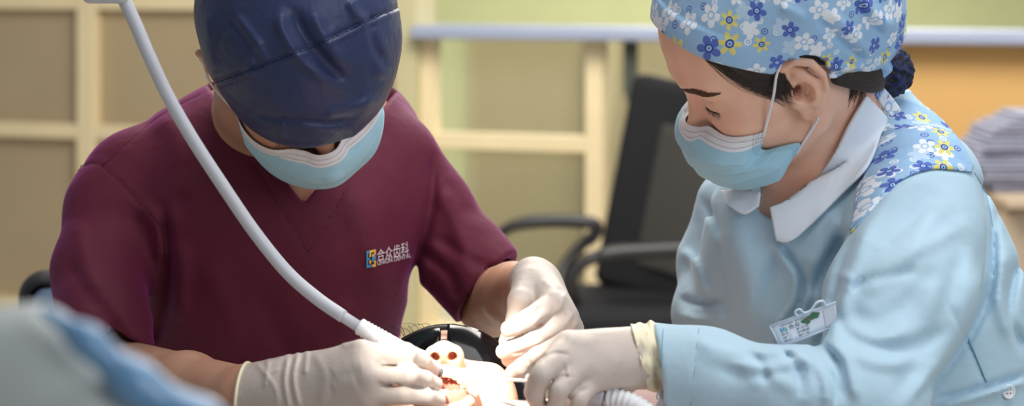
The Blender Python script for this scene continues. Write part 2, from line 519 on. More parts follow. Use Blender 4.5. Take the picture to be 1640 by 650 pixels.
# right part: lower clear panes under the ledge, a corridor behind them
z_l1, z_l0 = zw(1160, 44), zw(1160, 66)
n_ = NT('clear_pane'); n_.set(base=(.93, .95, .9), rough=.12, trans=.9, ior=1.1, alpha=.35); m_pane = n_.m
w2 = slab('window_2', 676, 1130, z_sill, z_l0, .03, .036, m_pane)
for x0, x1 in ((672, 696), (938, 966)): slab('mullion', x0, x1, z_sill, z_l0, -.01, .06, m_cream, w2)
z_r2 = zw(820, 228); slab('rail', 690, 945, z_r2 - .026, z_r2 + .026, -.006, .05, m_cream, w2)
slab('trim_3', 676, 2000, z_l0, z_l1, -.12, .12, m_ledge, bevel=.012)
slab('wall_right', 1130, 2000, 0, z_l0, .0, .08, m_wood)
slab('wall_far', 560, 1300, 0, z_l0 - .02, 1.1, 1.16, m_beige)
slab('trim_4', 816, 838, 0, z_l0 - .03, .82, .9, m_dark); slab('trim_5', 842, 864, 0, z_l0 - .03, .80, .9, m_column)
sh = thing('wall_shelf', 'blurred olive wall shelf behind the partition, above the black office chair', 'shelf')
for py in (172, 214, 252, 300, 345): slab('board', 985, 1120, zw(1030, py) - .014, zw(1030, py) + .014, .75, 1.08, m_shelf, sh, None)
slab('back_panel', 975, 1130, zw(1030, 420), zw(1030, 140), 1.085, 1.098, m_shelf, sh, None)
hk = thing('hanging_strap', 'dark blurred strap hanging under the ledge beside the right cream post', 'strap')
slab('strap', 1002, 1024, zw(1012, 150), z_l0, -.03, -.012, m_dark, hk, None); slab('strap_hook', 1007, 1019, zw(1012, 162), zw(1012, 148), -.034, -.008, m_dark, hk, None)

# ---------------------------------------------------------------- furniture in the background
m_black = plain('black_chair_fabric', (22, 22, 27), .8, .3); m_blackp = plain('black_chair_plastic', (30, 30, 34), .45, .5); m_mesh = plain('dark_grey_mesh', (50, 48, 46), .8)
oc = thing('office_chair', 'black office chair with looped armrests, blurred behind the dentist and assistant', 'chair')
yaw = lambda a: np.array([[math.cos(a), -math.sin(a), 0], [math.sin(a), math.cos(a), 0], [0, 0, 1.]])
tilt = lambda a: np.array([[math.cos(a), 0, math.sin(a)], [0, 1, 0], [-math.sin(a), 0, math.cos(a)]])
Rb = tilt(math.radians(11)) @ yaw(math.radians(-42))
bc = Q(1098, 312, 5.45)
back = local(lambda p: rbox((0, 0, 0), (.215, .032, .30), .031)(p + np.stack([0 * p[:, 0], .9 * p[:, 0] ** 2, 0 * p[:, 0]], 1)), Rb, bc)
solid('backrest', back, bc - .42, bc + .42, .011, m_black, oc)
solid('mesh_panel', local(rbox((.03, -.03, -.02), (.13, .012, .20), .011), Rb, bc), bc - .35, bc + .35, .008, m_mesh, oc)
sc_ = Q(930, 498, 5.4)
solid('seat', U(.04, rbox(sc_ + np.array((.02, 0, 0)), (.27, .23, .045), .044), rbox(sc_ + np.array((-.25, 0, -.035)), (.06, .21, .03), .029)), sc_ - np.array((.42, .35, .2)), sc_ + np.array((.42, .35, .2)), .011, m_black, oc)
MB().tube(spline([Q(798, 376, 5.62), Q(824, 361, 5.62), Q(870, 354, 5.62), Q(930, 355, 5.62), Q(955, 361, 5.62), Q(950, 378, 5.62), Q(922, 402, 5.62), Q(900, 436, 5.6), Q(896, 478, 5.55)], 60), np.concatenate([np.linspace(.014, .019, 12), np.full(26, .019), np.full(22, .016)]), 12).make('armrest', m_blackp, oc)
MB().tube(spline([Q(1100, 398, 5.2), Q(1040, 401, 5.2), Q(985, 405, 5.2), Q(945, 415, 5.2), Q(922, 432, 5.2), Q(914, 452, 5.2), Q(918, 478, 5.22), Q(935, 505, 5.25)], 60), np.concatenate([np.full(30, .021), np.full(30, .017)]), 12).make('armrest', m_blackp, oc)
MB().tube([(sc_[0], sc_[1], .10), (sc_[0], sc_[1], sc_[2] - .03)], .03, 16).make('gas_column', m_blackp, oc)
for k in range(5):
    a = k * 2 * math.pi / 5 + .3; e = np.array((sc_[0] + .30 * math.cos(a), sc_[1] + .30 * math.sin(a), .075))
    leg = MB().tube([(sc_[0], sc_[1], .12), e], [.03, .018], 10).make('leg', m_blackp, oc)
    MB().tube([e + np.array((.012, 0, -.045)), e + np.array((-.012, 0, -.045))], .03, 16).make('caster', m_blackp, leg)
# cabinet and the folders on it
m_cab = plain('beige_cabinet', (176, 158, 138), .6); m_paper = plain('grey_lavender_folder', (146, 148, 168), .8, .2, .12, 30)
cb = thing('cabinet', 'beige cabinet blurred at the right edge, under the stack of folders', 'cabinet')
c0 = Q(1672, 300, 5.0); zt = c0[2]
MB().box((c0[0], 5.0, zt / 2 - .01), (.15, .22, zt / 2 - .012)).make('carcass', m_cab, cb, smooth=False, bevel=.006)
MB().box((c0[0], 4.97, zt - .011), (.16, .26, .011)).make('top', m_cab, cb, smooth=False, bevel=.004)
for k in range(3):
    zc = zt - .12 - k * .2
    dr = MB().box((c0[0], 4.772, zc), (.14, .009, .088)).make('drawer', m_cab, cb, smooth=False, bevel=.004)
    MB().tube([(c0[0] - .05, 4.755, zc + .03), (c0[0] + .05, 4.755, zc + .03)], .006, 8).make('handle', m_blackp, dr)
rs = np.random.RandomState(3); nf = 17; hh = .0114
for k in range(nf):
    t = k / (nf - 1); left = 1548 + 34 * abs(t - .42) ** 1.5 * 3 + (26 * max(0, t - .8) * 5 if t > .8 else 0) + rs.uniform(-3, 3)
    x0 = Q(left, 0, 4.98)[0]; w = .155
    o = MB().box((x0 + w, 4.98 + rs.uniform(-.01, .01), zt + .0058 + k * hh), (w, .115, .0046), yaw(rs.uniform(-.05, .05))).make('folder', m_paper, smooth=False, bevel=.002)
    tag(o, 'grey folder in the blurred stack on the beige cabinet behind the assistant', 'folder', 'folders stacked on the cabinet')
# the dentist's stool
m_pad = plain('blue_grey_vinyl', (112, 132, 160), .5)
st = thing('dentist_stool', 'stool with dark rimmed blue grey backrest behind the maroon scrubs', 'stool')
pc = Q(168, 540, 2.62)
solid('backrest_shell', S(.004, rbox(pc, (.112, .035, .088), .034), rbox(pc + np.array((0, -.03, 0)), (.094, .03, .072), .02)), pc - .16, pc + .16, .005, m_blackp, st)
solid('backrest_pad', rbox(pc + np.array((0, -.012, 0)), (.0925, .026, .0705), .024), pc - .14, pc + .14, .005, m_pad, st)
sx, sy = -.27, 2.40
MB().tube(spline([pc + np.array((0, .035, -.04)), pc + np.array((0, .09, -.25)), (sx, 2.55, .56), (sx, sy, .545)], 24), .014, 10).make('back_bar', m_blackp, st)
solid('seat', rbox((sx, sy, .60), (.19, .19, .04), .039), (sx - .25, sy - .25, .5), (sx + .25, sy + .25, .7), .01, m_pad, st)
MB().tube([(sx, sy, .06), (sx, sy, .57)], .025, 14).make('column', M_steel := plain('stool_steel', (170, 172, 176), .3, .5, metal=1.0), st)
for k in range(5):
    a = k * 2 * math.pi / 5; e = np.array((sx + .26 * math.cos(a), sy + .26 * math.sin(a), .07))
    leg = MB().tube([(sx, sy, .10), e], [.024, .016], 10).make('leg', m_blackp, st)
    MB().tube([e + np.array((.012, 0, -.04)), e + np.array((-.012, 0, -.04))], .03, 16).make('caster', m_blackp, leg)
# ---------------------------------------------------------------- materials of the people and their clothes
def skin_mat(name, rgb, blotch=(190, 110, 90)):
    n = NT(name); co = n.coord(); c = lin(*rgb); b = lin(*blotch)
    v = n.noise(co, 26, 4); f = n.math('MULTIPLY', n.math('SUBTRACT', v, .45), 1.1)
    f = n.math('MAXIMUM', n.math('MINIMUM', f, .35), 0.0)
    n.set(base=n.mix(f, c, b), rough=.48, sss=.12, sss_r=(1.0, .35, .2), sss_s=.006, spec=.4)
    n.bump(n.noise(co, 900, 2), .12, .0004)
    return n.m
M = {}
M['skin_dentist'] = skin_mat('skin_dentist', (196, 148, 122))
M['skin_nurse'] = skin_mat('skin_nurse', (240, 194, 168), (205, 130, 108))
M['skin_patient'] = skin_mat('skin_patient', (226, 176, 150))
def hair_mat():
    n = NT('dark_hair'); mp = n.node('ShaderNodeMapping'); n.link(n.coord(), mp.inputs[0]); mp.inputs['Scale'].default_value = (60, 60, 420); mp.inputs['Rotation'].default_value = (.5, .6, 0)
    v = n.noise(mp.outputs[0], 2.0, 3)
    n.set(base=n.mix(v, lin(24, 18, 16), lin(66, 50, 42)), rough=.5, spec=.4); n.bump(v, .6, .0015); return n.m
M['hair'] = hair_mat()
M['brow'] = plain('brow_hair', (98, 66, 54), .7, .3)
M['scrub'] = cloth('maroon_scrub_cloth', (96, 32, 52), .70, .35, 260, .06, .05, .3, tint=lin(200, 90, 200))
M['cap_blue'] = cloth('navy_nonwoven', (49, 58, 92), .38, .05, 230, .14, .05, .45)
M['coat'] = cloth('pale_blue_uniform_cloth', (176, 204, 221), .85, .1, 300, .05, .03, .25)
M['collar'] = cloth('white_collar_cloth', (230, 238, 248), .85, .1, 300, .05, .02, .15)
M['white_plastic'] = plain('white_plastic', (228, 230, 234), .35, .5, .02)
M['hose'] = plain('white_silicone_hose', (194, 196, 205), .42, .5, .03)
M['string'] = plain('white_elastic', (232, 232, 236), .8, .2, .05)
M['thread'] = plain('dark_stitch', (32, 38, 66), .9)
M['thread_maroon'] = plain('maroon_stitch', (62, 18, 32), .9)
M['thread_blue'] = plain('pale_blue_stitch', (112, 158, 186), .9)
M['logo_white'] = plain('embroidery_white', (236, 220, 228), .8, .2)
M['logo_blue'] = plain('embroidery_blue', (84, 150, 205), .8, .2)
M['logo_yellow'] = plain('embroidery_yellow', (240, 190, 90), .8, .2)
M['ink'] = plain('badge_ink', (40, 44, 60), .7)
M['lens'] = plain('black_lens', (10, 10, 13), .1, .22, .0)
M['black'] = plain('black_plastic', (22, 22, 26), .4, .5)
M['tooth'] = plain('tooth_enamel', (240, 226, 200), .25, .5)
M['mouth'] = plain('mouth_flesh', (206, 128, 110), .35, .5)
M['steel'] = plain('steel', (170, 172, 176), .25, .5, metal=1.0)
M['pink_cloth'] = cloth('pale_pink_shirt_cloth', (214, 182, 176), .9, .15, 300, .05)
M['bib'] = cloth('white_paper_bib', (236, 236, 238), .9, .1, 300, .05)
M['net'] = None

def glove_mat():
    n = NT('latex_glove'); co = n.coord(); c = lin(204, 191, 182)
    v = n.noise(co, 30, 4); w = n.noise(co, 420, 3, .6)
    base = n.mix(v, tuple(x * .94 for x in c), c)
    n.set(base=base, rough=.46, sss=.05, sss_r=(1.0, .6, .45), sss_s=.002, spec=.4)
    b = n.bump(w, .22, .0006)
    n.bump(n.noise(co, 70, 3, .6), .2, .004, b)
    return n.m
M['glove'] = glove_mat()
M['glove_rim'] = plain('latex_rim', (236, 226, 196), .5, .4, .05)

def floral(name):
    n = NT(name); uv = n.attr('fuv').outputs['Vector']
    base = lin(166, 199, 230); pale = lin(186, 212, 236); white = lin(232, 238, 248); blue = lin(88, 112, 190); deep = lin(60, 82, 168); yel = lin(226, 216, 120)
    def cells(scale, shift, rnd):
        p = n.vmath('ADD', n.vmath('SCALE', uv, scale=scale), shift)
        v = n.node('ShaderNodeTexVoronoi', voronoi_dimensions='2D', feature='F1'); n.link(p, v.inputs['Vector']); v.inputs['Scale'].default_value = 1.0; v.inputs['Randomness'].default_value = rnd
        o = n.vmath('SUBTRACT', p, v.outputs['Position'])
        sp = n.node('ShaderNodeSeparateXYZ'); n.link(o, sp.inputs[0])
        cs = n.node('ShaderNodeSeparateColor'); n.link(v.outputs['Color'], cs.inputs[0])
        r = n.math('SQRT', n.math('ADD', n.math('MULTIPLY', sp.outputs[0], sp.outputs[0]), n.math('MULTIPLY', sp.outputs[1], sp.outputs[1])))
        th = n.math('ADD', n.math('ARCTAN2', sp.outputs[1], sp.outputs[0]), n.math('MULTIPLY', cs.outputs[2], 6.28))
        return r, th, cs.outputs[0], cs.outputs[1]
    lt = lambda a, b: n.math('LESS_THAN', a, b)
    gt = lambda a, b: n.math('GREATER_THAN', a, b)
    mul = lambda a, b: n.math('MULTIPLY', a, b)
    col = n.mix(n.noise(uv, 60, 2), base, lin(142, 184, 224))
    # small rings and dots
    r, th, a, b = cells(66, (3.1, 7.7, 0), .8)
    sel = gt(a, .52)
    col = n.mix(mul(sel, lt(r, .24)), col, n.mix(gt(b, .5), white, blue))
    col = n.mix(mul(sel, lt(r, .155)), col, base)
    col = n.mix(mul(sel, lt(r, .07)), col, n.mix(gt(b, .5), white, deep))
    # pale shadow flowers
    r, th, a, b = cells(36, (9.3, 2.2, 0), .75)
    pet = n.math('ADD', .2, mul(.17, n.math('ABSOLUTE', n.math('COSINE', mul(th, 2.5)))))
    col = n.mix(mul(gt(a, .55), lt(r, pet)), col, n.mix(gt(b, .45), pale, white))
    # main flowers
    r, th, a, b = cells(37, (0.4, 5.6, 0), .62)
    size = n.math('ADD', .66, mul(b, .32))
    rr = n.math('DIVIDE', r, size)
    c5 = n.math('POWER', n.math('ABSOLUTE', n.math('COSINE', mul(th, 2.5))), .6)
    c6 = n.math('POWER', n.math('ABSOLUTE', n.math('COSINE', mul(th, 3.0))), .9)
    pet = n.math('ADD', .12, mul(.34, c5)); pet6 = n.math('ADD', .10, mul(.36, c6))
    isy = gt(a, .68); isw = lt(a, .36)
    petal = n.math('MAXIMUM', mul(lt(rr, pet), n.math('SUBTRACT', 1.0, isy)), mul(lt(rr, pet6), isy))
    pc = n.mix(isy, n.mix(isw, blue, white), yel)
    col = n.mix(petal, col, pc)
    col = n.mix(lt(rr, .165), col, n.mix(isw, deep, base))
    col = n.mix(lt(rr, .095), col, n.mix(isy, n.mix(isw, pale, white), base))
    col = n.mix(lt(rr, .04), col, n.mix(isw, deep, white))
    n.set(base=col, rough=.85, sheen=.1, spec=.25)
    co = n.coord()
    b = n.bump(n.noise(co, 800, 2), .15, .0003)
    n.bump(n.noise(co, 24, 3, .55), .3, .01, b)
    return n.m
M['floral'] = floral('floral_cloth')

def mask_mat():
    """u runs across the mask, v down it, both in metres, from the attribute muv; z is 1 on the side welds"""
    n = NT('pleated_face_mask'); sp = n.node('ShaderNodeSeparateXYZ'); n.link(n.attr('muv').outputs['Vector'], sp.inputs[0])
    u, v, w = sp.outputs
    blue = lin(168, 212, 231); white = lin(236, 234, 238); dot = lin(120, 140, 156)
    co = n.coord()
    lt = lambda a, b: n.math('LESS_THAN', a, b)
    mul = lambda a, b: n.math('MULTIPLY', a, b)
    col = n.mix(n.noise(co, 40, 3), tuple(x * .96 for x in blue), blue)
    col = n.mix(lt(v, .0155), col, white)
    dash = lt(n.math('FRACT', mul(u, 520)), .6)
    for y in (.0062, .0118):
        line = lt(n.math('ABSOLUTE', n.math('SUBTRACT', v, y)), .00042)
        col = n.mix(mul(line, dash), col, dot)
    grid = mul(lt(n.math('FRACT', mul(v, 420)), .45), lt(n.math('FRACT', mul(w, 4)), .6))
    col = n.mix(mul(mul(grid, n.math('GREATER_THAN', w, .05)), .75), col, dot)
    n.set(base=col, rough=.7, spec=.3, sheen=.1, sss=.08, sss_s=.003)
    b = n.bump(n.noise(co, 700, 2), .2, .0003)
    n.bump(n.noise(co, 45, 2), .25, .004, b)
    return n.m
M['mask'] = mask_mat()
def net_mat():
    n = NT('navy_hair_net'); co = n.coord()
    v = n.node('ShaderNodeTexVoronoi', feature='DISTANCE_TO_EDGE'); n.link(co, v.inputs['Vector']); v.inputs['Scale'].default_value = 120
    f = n.math('LESS_THAN', v.outputs['Distance'], .12)
    n.set(base=n.mix(f, lin(18, 16, 22), lin(28, 40, 82)), rough=.8)
    n.bump(f, .8, .002)
    return n.m
M['net'] = net_mat()
# ---------------------------------------------------------------- heads (local axes: x right, y forward, z up; metres from the middle of the skull)
def ear(s, sc=1.0, oy=-.008, oz=-.02, flare=.42):
    m = lambda ey, ez, o=0.0: (s * (.0765 - ey * sc * flare + o), oy + ey * sc * .92, oz + ez * sc)
    base = U(.004, *[cone(m(a, b), m(c, d), ra * sc, rb * sc) for a, b, c, d, ra, rb in
        ((.010, -.012, -.004, .016, .006, .006), (-.004, .016, -.012, .002, .006, .0055), (-.012, .002, -.006, -.014, .0055, .0055), (-.006, -.014, .006, -.018, .0055, .006), (.008, -.01, .006, .012, .006, .006), (.002, -.002, -.006, .004, .006, .006))])
    helix = chain([m(.012, -.004, -.002), m(.015, .012, .001), (m(.009, .026, .003)), m(-.004, .032, .004), m(-.017, .025, .004), m(-.022, .010, .003), m(-.019, -.006, .002), m(-.011, -.018, .001), m(-.003, -.028, 0)],
                  [.0032 * sc, .0036 * sc, .0038 * sc, .004 * sc, .004 * sc, .0038 * sc, .0036 * sc, .004 * sc, .0055 * sc])
    lobe = ell(m(.002, -.027, -.001), (.0045 * sc, .0095 * sc, .0085 * sc))
    anti = chain([m(-.003, .020, .002), m(-.011, .008, .003), m(-.010, -.006, .003), m(-.003, -.015, .002)], [.0028 * sc, .0042 * sc, .004 * sc, .003 * sc])
    trag = ell(m(.0125, -.006, .002), (.0035 * sc, .0045 * sc, .006 * sc))
    body = U(.0035, base, anti, helix, lobe, trag)
    return S(.003, body, ell(m(.001, -.002, .007), (.0105 * sc, .0088 * sc, .0115 * sc)), ell(m(.006, -.004, -.002), (.010 * sc, .004 * sc, .0055 * sc)),
             chain([m(.002, .024, .0075), m(-.010, .019, .0078), m(-.0165, .006, .0078), m(-.014, -.006, .0075)], [.0034 * sc] * 4))
def head(eye_z=-.013, mouth_open=False, ear_sc=1.0, ears=(1, -1), lids=True, wide=1.0, nose_y=0.0, ear_y=-.008):
    skull = U(.035, ell((0, -.014, .020), (.076 * wide, .096, .084)), ell((0, .028, .034), (.062 * wide, .061, .056)), ell((0, .026, -.038), (.0605 * wide, .060, .078)))
    jaw = U(.02, *[cone((s * .050 * wide, .004, -.070), (s * .012, .066 - (.026 if mouth_open else 0), -.108 - (.026 if mouth_open else 0)), .018, .018) for s in (1, -1)])
    chin = ell((0, .074 - (.032 if mouth_open else 0), -.110 - (.032 if mouth_open else 0)), (.020, .017, .017))
    cheek = U(.02, *[ell((s * .040 * wide, .052, -.040), (.024, .028, .028)) for s in (1, -1)])
    brow = U(.01, *[cone((s * .012, .082, .010), (s * .040, .068, .012), .010, .010) for s in (1, -1)])
    f = U(.022, skull, jaw, cheek)
    f = U(.014, f, chin, brow)
    f = S(.016, f, *[ell((s * .030, .098, eye_z - .001), (.016, .016, .012)) for s in (1, -1)])
    if lids:
        for s in (1, -1):
            up = I(.001, ell((s * .031, .0675, eye_z + .0005), (.0165, .0165, .0125)), half((0, .08, eye_z - .0045), (0, -.15, -1)))
            lo = ell((s * .031, .0665, eye_z - .0045), (.016, .0158, .0105))
            f = smin_fn(f, U(.0012, up, lo), .005)
            f = S(.0015, f, chain([(s * .016, .0835, eye_z + .006), (s * .024, .0865, eye_z + .0095), (s * .034, .085, eye_z + .0095), (s * .045, .0755, eye_z + .0055)], [.0009, .0011, .0011, .0006]))
    nose = U(.008, cone((0, .080, eye_z + .003), (0, .108 + nose_y, -.047), .0068, .0088), ell((0, .1105 + nose_y, -.0495), (.0092, .009, .0085)),
             *[ell((s * .0118, .099 + nose_y * .3, -.0535), (.0066, .0098, .0078)) for s in (1, -1)])
    f = smin_fn(f, nose, .010)
    if mouth_open:
        ring = chain([(math.cos(a) * .0235, .0815 - .004 * math.cos(a) ** 2 + .0105 * math.sin(a), -.0985 + math.sin(a) * .0195) for a in np.linspace(0, 2 * math.pi, 17)], [.0062] * 17)
        f = smin_fn(f, ring, .012)
        f = S(.004, f, ell((0, .076, -.099), (.0215, .036, .0175)))
    else:
        f = smin_fn(f, U(.003, cone((-.016, .084, -.077), (0, .0955, -.0755), .003, .0055), cone((.016, .084, -.077), (0, .0955, -.0755), .003, .0055),
                         cone((-.014, .083, -.084), (0, .094, -.086), .003, .0062), cone((.014, .083, -.084), (0, .094, -.086), .003, .0062)), .006)
    f = S(.0015, f, *[chain([(s * .0084, .1030 + nose_y * .4, -.072), (s * .0082, .1022 + nose_y * .4, -.060), (s * .0072, .100 + nose_y * .4, -.046)], [.0046, .0046, .0036]) for s in (1, -1)])
    for s in ears:
        f = smin_fn(f, ear(s, ear_sc, ear_y), .006)
        f = S(.003, f, cone((s * .090, ear_y + .002, -.022), (s * .064, ear_y + .004, -.022), .0062, .0045))
    return f
def smin_fn(a, b, k): return lambda p: smin(a(p), b(p), k)

def strands(name, lines, r, mat, parent):
    mb = MB()
    for L in lines:
        L = np.asarray(L); mb.tube(L, np.linspace(1, .25, len(L)) * r, 4, False)
    return mb.make(name, mat, parent)
def grid_smooth(ctrl, nv, nu):
    C = np.array(ctrl, float)
    A = np.stack([spline(C[i], nu) for i in range(len(C))])
    return np.stack([spline(A[:, j], nv) for j in range(nu)], 1)
def mask_obj(ctrl, parent, face, weld=(.010, .010), pleats=(.34, .52, .70), name='face_mask', nv=84, nu=110):
    """ctrl[v][u]: points of the mask from its top edge down, from one side weld to the other"""
    G = grid_smooth(ctrl, nv, nu)
    snap = project(lambda x: face(x) - .0022, G.reshape(-1, 3), 10).reshape(G.shape)       # the edges lie on the skin
    vv = np.linspace(0, 1, nv)[:, None]; uu = np.minimum(np.linspace(0, 1, nu), 1 - np.linspace(0, 1, nu))[None]
    ws = np.maximum(np.clip(1 - vv / .20, 0, 1) ** 1.3 * (1 - .65 * np.exp(-((np.linspace(0, 1, nu)[None] - .5) / .16) ** 2)), np.maximum(np.clip(1 - uu / .10, 0, 1), .8 * np.clip(1 - (1 - vv) / .10, 0, 1)))
    G = G + (snap - G) * ws[..., None]
    out = project(lambda x: np.maximum(face(x), 0) * 0 + face(x) - .0022, G.reshape(-1, 3), 8).reshape(G.shape)
    inside = (face(G.reshape(-1, 3)) < .0022).reshape(nv, nu)
    G = np.where(inside[..., None], out, G)
    du = np.gradient(G, axis=1); dv = np.gradient(G, axis=0)
    N = np.cross(du, dv); N /= np.linalg.norm(N, axis=2)[..., None] + 1e-12
    cen = G.mean((0, 1)); 
    if ((G - cen) * N).sum() < 0: N = -N
    v = np.linspace(0, 1, nv); h = np.zeros(nv)
    for p in pleats: h += np.where(v < p, np.clip(1 - (p - v) / .16, 0, 1), 0) * .0022
    u = np.linspace(0, 1, nu); fade = np.clip(np.minimum(u, 1 - u) * 9, 0.15, 1)
    G = G + N * h[:, None, None] * fade[None, :, None]
    su = np.concatenate([np.zeros((nv, 1)), np.cumsum(np.linalg.norm(np.diff(G, axis=1), axis=2), axis=1)], 1)
    sv = np.concatenate([np.zeros((1, nu)), np.cumsum(np.linalg.norm(np.diff(G, axis=0), axis=2), axis=0)], 0)
    e0, e1 = su, su[:, -1:] - su
    w = np.where(e0 < weld[0], 1 - e0 / weld[0], 0) + np.where(e1 < weld[1], 1 - e1 / weld[1], 0)
    mu = np.stack([su, sv, w], -1).reshape(-1, 3)
    mb = MB().sheet(G, .0009)
    flip = np.einsum('ijk,ijk->ij', np.cross(du, dv), N).mean() < 0
    if flip: mb.F = [f[::-1] for f in mb.F]
    return mb.make(name, M['mask'], parent, attrs={'muv': np.vstack([mu, mu])}), G

def text_shape(txt):
    cu = bpy.data.curves.new('writing', 'FONT'); cu.body = txt; cu.resolution_u = 3
    ob = bpy.data.objects.new('writing', cu); COL.objects.link(ob)
    dg = bpy.context.evaluated_depsgraph_get(); me = ob.evaluated_get(dg).to_mesh()
    V = np.array([v.co[:] for v in me.vertices])[:, :2]; Fc = [tuple(p.vertices) for p in me.polygons]
    ob.evaluated_get(dg).to_mesh_clear(); bpy.data.objects.remove(ob); bpy.data.curves.remove(cu)
    V = (V - V.min(0)) / (V.max(0) - V.min(0))
    return V, Fc
def on_quad(V, tl, tr, br, bl):
    """unit square points (0,0 bottom left) placed in the photo quad"""
    x, y = V[:, :1], V[:, 1:2]
    tl, tr, br, bl = (np.array(a, float) for a in (tl, tr, br, bl))
    return (bl * (1 - x) + br * x) * (1 - y) + (tl * (1 - x) + tr * x) * y
# ---------------------------------------------------------------- hands: every finger a chain of joints given as (photo x, photo y, distance, radius in photo pixels)
def joints(L): return [Q(x, y, d) for x, y, d, r in L], [rp(r, d) for x, y, d, r in L]
def hand(rays, fingers, thumb, extra=(), kp=.012, kf=.0012):
    palm = U(kp, *[chain(*joints(r)) for r in rays], *[chain(*joints(e)) for e in extra])
    fs = U(kf, *[chain(*joints(f), k=.002) for f in fingers])
    th = chain(*joints(thumb), k=.002)
    return U(.0045, palm, U(.0012, fs, th))
# ================================================================ THE DENTIST
dentist = thing('person', 'person in maroon scrubs and plain navy surgical cap, head bowed, holding the white handpiece', 'person')
HC = Q(474, 80, 1.925); HR = frame((.33, -.27, -.905), (.10, -.95, .29))
d_head = head()
d_headw = local(d_head, HR, HC)
dz = lambda py, d=2.13: Q(0, py, d)[2]
def dsec(rows, d=2.13):
    z = [dz(r[0], d) for r in rows]
    cx = [Q((r[1] + r[2]) / 2, 0, d)[0] for r in rows]; a = [rp((r[2] - r[1]) / 2, d) for r in rows]
    return loft(z, cx, a, [r[3] for r in rows], [r[4] for r in rows])
d_torso = dsec([(108, 395, 540, 2.20, .055), (130, 332, 612, 2.20, .075), (155, 285, 636, 2.19, .09), (182, 240, 662, 2.185, .105), (215, 205, 672, 2.18, .114), (250, 190, 684, 2.165, .120), (320, 195, 684, 2.15, .128),
                (400, 215, 676, 2.15, .130), (480, 218, 655, 2.16, .128), (540, 216, 640, 2.17, .125), (620, 232, 632, 2.18, .125), (760, 225, 632, 2.20, .13)])
d_larm = chain([Q(212, 292, 2.13), Q(185, 335, 2.11), Q(158, 430, 2.06), Q(168, 545, 1.985)], [rp(80, 2.13), rp(76, 2.11), rp(68, 2.06), rp(80, 1.985)], .02)
d_rarm = chain([Q(638, 258, 2.15), Q(688, 332, 2.15), Q(752, 425, 2.13), Q(790, 472, 2.11)], [rp(64, 2.15), rp(62, 2.15), rp(68, 2.13), rp(74, 2.11)], .02)
# gloved hands (radii of the gloves)
A = [[(395, 640, 1.775, 56), (470, 625, 1.745, 56), (582, 573, 1.705, 27)], [(440, 640, 1.765, 52), (596, 602, 1.692, 27)], [(440, 650, 1.765, 50), (590, 634, 1.695, 27)], [(440, 660, 1.77, 46), (575, 664, 1.705, 25)]]
Af = [[(582, 571, 1.705, 23), (648, 568, 1.695, 18.5), (674, 577, 1.715, 16), (692, 592, 1.735, 13)],
      [(594, 602, 1.692, 21), (655, 600, 1.685, 17.5), (678, 606, 1.70, 15.5), (698, 615, 1.715, 12.5)],
      [(590, 634, 1.695, 20), (648, 632, 1.685, 17.5), (682, 635, 1.695, 15), (703, 640, 1.71, 12.5)],
      [(580, 664, 1.705, 19), (640, 664, 1.695, 16), (676, 662, 1.70, 14), (696, 662, 1.71, 12)]]
At = [(470, 606, 1.79, 30), (560, 590, 1.775, 25), (630, 580, 1.755, 17), (690, 596, 1.75, 13)]
hand_A = hand(A, Af, At)
A_cut = half(Q(391, 640, 1.775), (-1, .12, .06))
Bh = [[(852, 448, 1.90, 33), (886, 488, 1.835, 23)], [(856, 452, 1.90, 33), (903, 508, 1.835, 24)], [(862, 458, 1.90, 32), (911, 528, 1.845, 22)], [(864, 462, 1.905, 30), (908, 548, 1.86, 20)]]
Bf = [[(884, 488, 1.833, 21), (848, 511, 1.805, 18), (828, 521, 1.80, 16), (815, 527, 1.80, 13.5)],
      [(903, 510, 1.835, 21), (852, 543, 1.805, 18), (824, 556, 1.805, 15), (806, 563, 1.81, 12.5)],
      [(911, 530, 1.845, 20), (862, 562, 1.82, 17), (836, 571, 1.82, 14.5), (816, 575, 1.825, 12)],
      [(908, 548, 1.86, 18), (872, 576, 1.84, 15), (850, 584, 1.84, 13), (834, 586, 1.845, 11)]]
Bt = [(848, 456, 1.88, 29), (836, 484, 1.85, 24), (828, 510, 1.845, 18), (812, 546, 1.835, 13)]
hand_B = hand(Bh, Bf, Bt)
B_cut = half(Q(847, 446, 1.935), (-.12, 1, .05))
d_sleeveL_end = half(Q(176, 566, 1.98), (.10, -.45, -1)); d_sleeveR_end = half(Q(779, 455, 2.10), (.78, -.35, -.62))
seam = lambda pts, a=-.0012, w=2.2: (pts, a, w)
d_folds = [([(262, 335), (270, 420), (264, 500), (244, 552)], -.009, 9), ([(222, 325), (250, 360), (264, 420)], .005, 14), ([(285, 330), (290, 430), (285, 520)], .006, 16),
           ([(330, 145), (250, 190), (172, 258)], -.0014, 2.4), ([(112, 275), (160, 263), (222, 325), (262, 365)], -.0014, 2.4),
           ([(255, 180), (285, 230), (300, 320)], .005, 20), ([(300, 250), (290, 330), (292, 400)], -.004, 14),
           ([(692, 250), (690, 330), (668, 420), (656, 470)], -.007, 9), ([(706, 300), (740, 380), (745, 430)], .006, 14), ([(675, 400), (720, 440), (735, 480)], -.005, 9), ([(700, 380), (760, 420), (800, 430)], -.004, 10),
           ([(560, 300), (590, 380), (610, 470)], .003, 26), ([(330, 420), (360, 500), (380, 570)], .004, 24), ([(420, 470), (450, 540), (470, 580)], -.004, 20), ([(560, 480), (540, 540), (500, 570)], .003, 20),
           ([(395, 250), (440, 320), (493, 404)], -.0012, 2.2), ([(560, 290), (530, 345), (493, 404)], -.0012, 2.2),
           ([(110, 420), (150, 480), (200, 545)], -.004, 12), ([(120, 350), (135, 420), (150, 470)], .004, 16), ([(190, 500), (215, 530), (240, 560)], .005, 12), ([(170, 520), (200, 550), (225, 568)], -.004, 8)]
